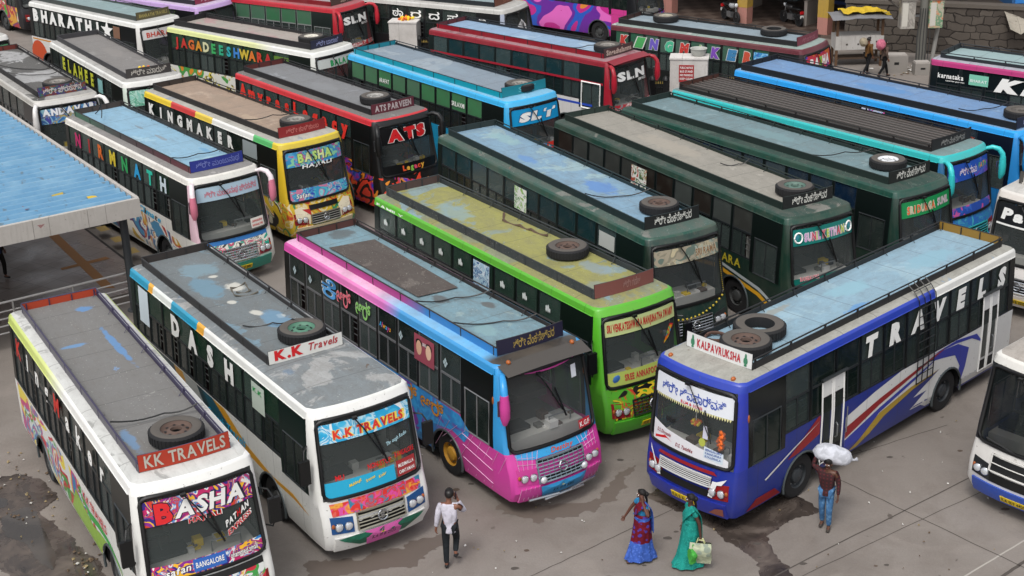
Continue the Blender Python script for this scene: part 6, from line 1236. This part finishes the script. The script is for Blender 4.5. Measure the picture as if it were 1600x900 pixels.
# ---------------------------------------------------------------- people
TODO = []
def skinned(name, pts, edges, mat, parent, root=0, lv=2):
    me = bpy.data.meshes.new(name); me.from_pydata([p[0] for p in pts], edges, []); o = bpy.data.objects.new(name, me); COL.objects.link(o); o.parent = parent
    sk = o.modifiers.new('skin', 'SKIN'); sk.use_smooth_shade = True; sk.branch_smoothing = .4
    if not me.skin_vertices: me.skin_vertices.new()
    for i, p in enumerate(pts):
        d = me.skin_vertices[0].data[i]; r = p[1]; d.radius = r if isinstance(r, tuple) else (r, r); d.use_root = (i == root)
    ss = o.modifiers.new('sub', 'SUBSURF'); ss.levels = ss.render_levels = lv
    TODO.append((o, mat)); return o
def finish_people():
    bpy.context.view_layer.update(); dg = bpy.context.evaluated_depsgraph_get()
    new = [(o, m, bpy.data.meshes.new_from_object(o.evaluated_get(dg))) for o, m in TODO]
    for o, m, me in new:
        o.modifiers.clear(); o.data = me; me.materials.clear(); me.materials.append(m)
        for p in me.polygons: p.use_smooth = True
SKIN = plain('#6b4432', .55); HAIR = plain('#120d0b', .45)
def hand(pts, edges, w, wi, d, curl, side):
    "palm, four unequal fingers and a thumb grown from the wrist along direction d"
    d = Vector(d).normalized(); n = Vector(curl).normalized(); s = d.cross(n).normalized()*side
    palm = len(pts); pts.append((w+d*.055, (.03, .02))); edges.append((wi, palm))
    for k, (off, ln) in enumerate(((-.03, .065), (-.01, .078), (.01, .073), (.03, .055))):
        a = len(pts); b0 = w+d*.085+s*off; pts.append((b0, .0105)); edges.append((palm, a))
        pts.append((b0+d*ln*.5+n*.012, .0095)); edges.append((a, a+1)); pts.append((b0+d*ln*.85+n*.035, .0085)); edges.append((a+1, a+2))
    a = len(pts); pts.append((w+d*.04-s*.04+n*.01, .011)); edges.append((palm, a)); pts.append((w+d*.075-s*.055+n*.025, .0095)); edges.append((a, a+1))
def person(loc, rz, H, lab, J, shirt, legs=None, shirt_len=.86, sleeve=1.0, hair='short', shoe=DARK, skin=SKIN, handdir=None, fat=1.0):
    r = empty('person', loc, rz); tag(r, lab, 'person'); r.scale = (H/1.7,)*3
    D = dict(pel=(0, 0, .93), bel=(.0, 0, 1.08), che=(.01, 0, 1.27), nb=(0, 0, 1.42), nk=(.02, 0, 1.49), hd=(.035, 0, 1.575), ht=(.02, 0, 1.635), sl=(0, .17, 1.385), sr=(0, -.17, 1.385), el=(-.02, .24, 1.12), er=(-.02, -.24, 1.12), wl=(.05, .25, .88), wr=(.05, -.25, .88), hl=(0, .085, .9), hr=(0, -.085, .9), kl=(.12, .09, .5), kr=(-.05, -.09, .5), al=(.1, .09, .08), ar=(-.3, -.09, .16), tl=(.24, .1, .035), tr=(-.2, -.1, .05))
    D.update(J); D = {k: Vector(v) for k, v in D.items()}
    R = dict(pel=.112*fat, bel=.105*fat, che=.118*fat, nb=.065, nk=.052, hd=(.072, .085), ht=(.062, .075), sl=.058, sr=.058, el=.038, er=.038, wl=.026, wr=.026, hl=.085, hr=.085, kl=.055, kr=.055, al=.036, ar=.036, tl=.03, tr=.03)
    order = list(D); pts = [(D[k], R[k]) for k in order]; ix = {k: i for i, k in enumerate(order)}
    E = [(ix[a], ix[b]) for a, b in (('pel', 'bel'), ('bel', 'che'), ('che', 'nb'), ('nb', 'nk'), ('nk', 'hd'), ('hd', 'ht'), ('che', 'sl'), ('che', 'sr'), ('sl', 'el'), ('sr', 'er'), ('el', 'wl'), ('er', 'wr'), ('pel', 'hl'), ('pel', 'hr'), ('hl', 'kl'), ('hr', 'kr'), ('kl', 'al'), ('kr', 'ar'), ('al', 'tl'), ('ar', 'tr'))]
    hdd = handdir or {}
    for s, w_, e_, sd in (('l', 'wl', 'el', 1), ('r', 'wr', 'er', -1)):
        d = hdd.get(s) or (D[w_]-D[e_]); hand(pts, E, D[w_], ix[w_], d, (.6, -sd*.8, .1), sd)
    hdir = Vector((cos(J.get('look', 0) if False else 0), 0, 0)); hd = D['hd']
    n0 = len(pts); pts.append((hd+Vector((.085, 0, -.01)), (.014, .016))); E.append((ix['hd'], n0))   # nose
    skinned('body', pts, E, skin, r, ix['pel'])
    f = MB()
    for s in (-1, 1): f.sphere(hd+Vector((.068, s*.032, .015)), (.012, .014, .009), WHITE, 8, 5); f.sphere(hd+Vector((.077, s*.032, .015)), (.006, .007, .007), BLACK, 6, 4)
    f.build('eyes', r); f = MB(); f.sphere(hd+Vector((.074, 0, -.05)), (.012, .025, .008), plain('#5a2a26', .5), 8, 4); f.build('mouth', r)
    f = MB()
    for s in (-1, 1): f.sphere(hd+Vector((-.005, s*.082, -.005)), (.02, .012, .032), skin, 8, 5)
    f.build('ears', r, 60)
    h = MB(); rows = []
    for i in range(8):
        th = pi*.62*i/7; rows.append([hd+Vector((-.012, 0, .035))+Vector((.098*sin(th)*cos(a)*(1 if cos(a) < 0 or th < 1.0 else .9)-.012, .09*sin(th)*sin(a), .085*cos(th)-(0.03*max(0, -cos(a))*(th > 1.2))+(.045*max(0, cos(a))*(th > 1.1)))) for a in [2*pi*j/14 for j in range(14)]])
    h.grid(rows, HAIR, True)
    if hair == 'bun': h.sphere(hd+Vector((-.12, 0, -.01)), (.055, .06, .055), HAIR, 10, 6); h.tube([hd+Vector((-.1, 0, -.03)), hd+Vector((-.13, 0, -.15)), hd+Vector((-.14, 0, -.3))], [.03, .026, .015], HAIR, 6)
    h.build('hair', r, 70)
    k = .016
    def lerp(a, b, t): return D[a].lerp(D[b], t)
    P = [(Vector((D['pel'].x, D['pel'].y, shirt_len+.09)), .15*fat), (D['bel'], .14*fat), (D['che'], .142*fat), (D['nb']+Vector((0, 0, -.015)), .086), (D['sl'], .075), (D['sr'], .075)]
    Es = [(0, 1), (1, 2), (2, 3), (2, 4), (2, 5)]
    for a, b_, c_, i0 in (('sl', 'el', 'wl', 4), ('sr', 'er', 'wr', 5)):
        n = len(P)
        if sleeve >= 1: P += [(D[b_], .056), (lerp(b_, c_, .92), .04)]; Es += [(i0, n), (n, n+1)]
        else: P += [(lerp(a, b_, sleeve), .06)]; Es += [(i0, n)]
    n = len(P); P += [(Vector((D['pel'].x, D['pel'].y, shirt_len+.03)), .15*fat), (Vector((D['pel'].x, D['pel'].y, shirt_len-.01)), .152*fat)]; Es += [(0, n), (n, n+1)]
    skinned('shirt', P, Es, shirt, r, 1)
    if legs:
        P = [(D['pel'], .13*fat), (D['hl'], .1), (D['kl'], .07), (lerp('kl', 'al', .93), .054), (D['hr'], .1), (D['kr'], .07), (lerp('kr', 'ar', .93), .054)]
        skinned('trousers', P, [(0, 1), (1, 2), (2, 3), (0, 4), (4, 5), (5, 6)], legs, r, 0)
    for a, t_ in (('al', 'tl'), ('ar', 'tr')):
        P = [(D[a]+Vector((-.05, 0, -.025)), (.042, .04)), (D[a].lerp(D[t_], .5)+Vector((0, 0, -.008)), (.045, .036)), (D[t_]+Vector((.02, 0, .006)), (.038, .026))]
        skinned('shoe', P, [(0, 1), (1, 2)], shoe, r, 0, 1)
    return r, D
def cloth(h1, h2=None, sc=18, rough=.8):
    t = NT('cloth'); n = t.noise(7, 5, .5); c = t.mix(t.ramp(n.outputs['Fac'], [(.42, 0.0), (.6, 1.0)]), C(h1), mul(C(h1), .72))
    if h2:
        v = t.n('TexVoronoi', Vector=t.obj(), Scale=sc); c = t.mix(t.ramp(v.outputs['Distance'], [(.3, 1.0), (.36, 0.0)]), c, C(h2))
    return t.out(c, rough, 0, .2, t.noise(14, 4, .8).outputs['Fac'], .5, .03)
def plaid():
    t = NT('plaid'); s = t.n('SeparateXYZ', Vector=t.obj())
    f = [t.ramp(t.math('FRACT', t.math('MULTIPLY', s.outputs[i], 13)), [(.35, 0.0), (.45, .75)]) for i in (1, 2)]
    return t.out(t.mix(t.math('MAXIMUM', f[0], f[1]), C('#571a1f'), C('#1c1012')), .85)
def denim(h): return cloth(h)
def loft(name, secs, mt, parent, n=36, pleat=.0, seed=0, bands=None):
    m = MB(); rows = []; z1 = secs[0][2]; z0 = secs[-1][2]
    for i in range(len(secs)-1):
        for k in range(4):
            t = k/4; a, b_ = secs[i], secs[i+1]; rows.append([a[q]+(b_[q]-a[q])*t for q in range(5)])
    rows.append(list(secs[-1])); P = []
    for (cx, cy, z, rx, ry) in rows:
        f = (z1-z)/(z1-z0)
        P.append([Vector((cx+(rx+pleat*f*sin(9*a+seed+2*f))*cos(a), cy+(ry+pleat*f*sin(9*a+seed+2*f))*sin(a), z)) for a in [2*pi*j/n for j in range(n)]])
    if bands:
        for i in range(len(P)-1): m.grid(P[i:i+2], bands((rows[i][2]+rows[i+1][2])/2), True)
    else: m.grid(P, mt, True)
    return m.build(name, parent, 60)
# man in white shirt, seen from behind, phone at his ear
dg_ = denim('#23272b'); ws = cloth('#c9c6d2')
pm, D = person(G(706, 886), radians(82), 1.72, 'man in white shirt and dark jeans walking away, phone at his ear', dict(er=(.14, -.27, 1.17), wr=(.12, -.15, 1.43), el=(-.05, .225, 1.13), wl=(-.03, .26, .88), kl=(.0, .09, .5), al=(-.05, .09, .08), tl=(.09, .1, .035), kr=(.2, -.08, .55), ar=(.02, -.08, .3), tr=(.13, -.09, .2), hd=(.05, -.01, 1.575)), ws, dg_, .8, 1.0, handdir={'r': (-.1, .35, .9)}, skin=plain('#7d5240', .55), fat=.93)
m = MB(); m.box(.02, .1, -.135, -.12, 1.48, 1.62, BLACK); o = m.build('phone', None); o.matrix_world = Matrix.Translation(pm.location) @ Matrix.Rotation(radians(82), 4, 'Z') @ Matrix.Scale(1.72/1.7, 4); tag(o, 'black phone held to the ear of the man in the white shirt', 'phone')
# woman in blue and maroon sari
BS = cloth('#3f62b8', '#4f70c4', 16); MS = cloth('#6e1426', '#4a3a90', 9); BL = cloth('#2f7fae'); SK2 = plain('#5e3a2c', .55)
sash = lambda z: BS if z < .5 or 1.02 < z < 1.1 else MS
pw, D = person(G(1003, 874), radians(195), 1.57, 'woman in a blue and maroon sari walking left with one hand raised to her ear', dict(el=(.0, .34, 1.22), wl=(.06, .17, 1.47), er=(.13, -.3, 1.14), wr=(.24, -.36, .91), kl=(.1, .07, .5), al=(.2, .07, .08), tl=(.36, .08, .035), kr=(-.06, -.07, .5), ar=(-.2, -.07, .09), tr=(-.06, -.08, .035)), BL, None, .98, .55, 'bun', plain('#4a2e22', .7), SK2, handdir={'l': (-.05, -.3, .9)}, fat=1.05)
loft('sari_skirt', [(0, 0, 1.16, .155, .19), (0, 0, 1.02, .165, .2), (0, 0, .85, .18, .21), (.02, 0, .5, .22, .2), (.03, 0, .25, .28, .2), (.02, 0, .07, .35, .22)], MS, pw, 44, .022, 1, sash)
def pallu(parent, mt, w0=.11, m2=None):
    m = MB(); path = [(.15, -.12, 1.08, 0), (.155, .0, 1.22, .1), (.12, .1, 1.36, .2), (.0, .16, 1.46, .2), (-.12, .16, 1.36, .2), (-.17, .14, 1.15, .2), (-.18, .13, .9, .2), (-.18, .13, .72, .2)]
    rows = []
    for i, (x, y, z, q) in enumerate(path):
        d = Vector((.25, .9, -.55)).normalized() if i < 3 else Vector((0, 1, 0))
        rows.append([Vector((x, y, z))+d*(k/4-.5)*2*w0+Vector((.012*sin(k*2.2+i), 0, 0)) for k in range(5)])
    m.grid(rows[:4], mt); m.grid(rows[3:], m2 or mt); o = m.build('sari_drape', parent, 60); md = o.modifiers.new('s', 'SOLIDIFY'); md.thickness = .012; ss = o.modifiers.new('u', 'SUBSURF'); ss.levels = ss.render_levels = 1
pallu(pw, MS, .11, BS)
# woman in teal sari with a bag
TS = cloth('#1f8f84', '#2a988b', 26); SK3 = plain('#4a2c22', .55)
pt, D = person(G(1078, 884), radians(190), 1.6, 'woman in a teal sari walking left, carrying a pale shopping bag', dict(el=(-.1, .24, 1.12), wl=(-.12, .27, .86), er=(.05, -.24, 1.12), wr=(.1, -.2, .9), kl=(-.06, .09, .5), al=(-.22, .09, .09), tl=(-.09, .1, .04), kr=(.14, -.09, .5), ar=(.2, -.09, .08), tr=(.34, -.1, .035)), TS, None, .98, .5, 'bun', plain('#4a2e22', .7), SK3)
loft('sari_skirt', [(0, 0, 1.16, .15, .185), (0, 0, 1.0, .165, .2), (0, 0, .8, .19, .21), (.02, 0, .5, .21, .2), (.02, 0, .25, .27, .2), (.03, 0, .06, .36, .23)], TS, pt, 44, .02, 4)
pallu(pt, TS, .12)
def bag(loc, rz, w, h, mt, lab, band=None, tilt=0):
    r = empty('bag', loc, rz); r.rotation_euler = (tilt, 0, rz); tag(r, lab, 'bag'); m = MB(); rows = []
    for i in range(6):
        z = -.06-h*i/5; d = .02+.07*sin(pi*min(1, i/4)); ww = w*(1+.06*sin(i*2))/2
        rows.append([(-ww, -d, z), (-ww*.4, -d*1.3, z+.01*sin(i)), (ww*.4, -d*1.2, z), (ww, -d*.8, z), (ww, d, z), (0, d*1.3, z), (-ww, d, z)])
    m.grid(rows, mt, True); m.add(rows[-1], [tuple(range(7))], mt); m.build('sack', r, 50); m = MB()
    for y in (-.02, .02): m.tube([(-w*.2, y, -.07), (-w*.12, y, .02), (w*.12, y, .02), (w*.2, y, -.07)], .012, band or mt, 5)
    m.build('handle', r); return r
Mt = Matrix.Translation(pt.location) @ Matrix.Rotation(radians(190), 4, 'Z'); hp = Mt @ Vector((-.115, .262, .72))
bag(hp, radians(-14), .4, .5, cloth('#b9c0a4', '#8f9a8c', 5), 'pale cream cloth shopping bag held by the woman in the teal sari', cloth('#c9cc96'), radians(10)); bag(hp+Vector((-.14, .02, -.12)), radians(30), .14, .34, cloth('#4fae4a'), 'small green carrier bag beside the pale shopping bag')
# man with white sack on his head
ps, D = person(G(1288, 826), radians(245), 1.62, 'man in dark red plaid shirt and jeans carrying a white sack', dict(er=(-.02, -.32, 1.46), wr=(-.06, -.26, 1.66), el=(.0, .24, 1.12), wl=(.06, .25, .87), hd=(.06, 0, 1.565), ht=(.06, 0, 1.625), kl=(.08, .09, .5), al=(.02, .09, .08), tl=(.16, .1, .035), kr=(.0, -.08, .5), ar=(-.12, -.08, .1), tr=(.02, -.09, .04)), plaid(), cloth('#45709c', '#5a82a8', 9), .84, 1.0, handdir={'r': (0, .3, .9)}, shoe=plain('#3a332e', .8), skin=plain('#5a3a2c', .55))
SACK = cloth('#c4c6ce')
def sack(loc, rz, r3, mt, lab, knot=True, tilt=0):
    m = MB(); rows = []
    for i in range(13):
        t = -1+2*i/12; k = (1-abs(t)**3.2)**.5 if abs(t) < 1 else .0; k = max(k, .05)
        rows.append([Vector((r3[0]*t, r3[1]*k*cos(a)*(1+.05*sin(3*a+t*5)+.03*sin(7*a-t*9)), r3[2]*k*sin(a)*(1+.06*sin(2*a+t*4)+.04*sin(6*a+t*11))*(1 if sin(a) > 0 else .8))) for a in [2*pi*j/20 for j in range(20)]])
    m.grid(rows, mt, True)
    if knot: m.tube([(r3[0]*.96, 0, 0), (r3[0]*1.08, 0, .0), (r3[0]*1.22, .02, .03)], [.035, .02, .045], mt, 7)
    o = m.build('sack', None, 70, loc); o.rotation_euler = (0, tilt, rz); return tag(o, lab, 'sack')
hp = Matrix.Translation(ps.location) @ Matrix.Rotation(radians(245), 4, 'Z') @ Vector((-.2, .03, 1.58)); sack(hp, radians(-10), (.4, .22, .2), SACK, 'bulging white sack carried by the man in the plaid shirt', True, radians(12))
# far figures
p5, D = person(G(1354, 117), radians(30), 1.65, 'man in a brown shirt walking right with a cream sack on his back', dict(el=(.1, .25, 1.3), wl=(.0, .2, 1.5)), cloth('#6a4a28'), cloth('#1c1c1f'), .82, 1.0); sack(G(1354, 117)+Vector((-.22, .0, 1.42)), radians(80), (.3, .17, .2), cloth('#9a8f7a'), 'cream sack on the back of the brown-shirted man', False)
p6, D = person(G(1379, 121), radians(20), 1.62, 'man in a grey-brown shirt walking right with a pink bundle on his back', dict(el=(.1, .25, 1.3), wl=(.0, .2, 1.5), kl=(.2, .09, .5), al=(.3, .09, .08), tl=(.44, .1, .03)), cloth('#5f5048'), cloth('#18181a'), .82, 1.0); sack(G(1379, 121)+Vector((-.18, -.05, 1.42)), radians(70), (.3, .2, .24), cloth('#c06a80'), 'pink bundle on the back of the walking man', False)
person(G(851, 47.5), radians(200), 1.62, 'man in a white shirt standing beside the magenta painted coach', {}, cloth('#b8b4b4'), cloth('#3a3a44'), .82, .6)
person(S0+UW*9.6+VW*.9+Vector((0, 0, HW_-.05)), radians(-100), 1.6, 'man in a pale shirt standing on the terrace above the stone wall', {}, cloth('#8f8a82'), cloth('#6a645c'), .82, .6)
person(G(2, 436, PZ)+Vector((0, 0, .3-PZ)), radians(-20), 1.65, 'person in a dark blue shirt standing under the shelter at the left edge', {}, cloth('#24284a'), cloth('#1a1614'), .82, .6)
finish_people()
bpy.context.view_layer.update()
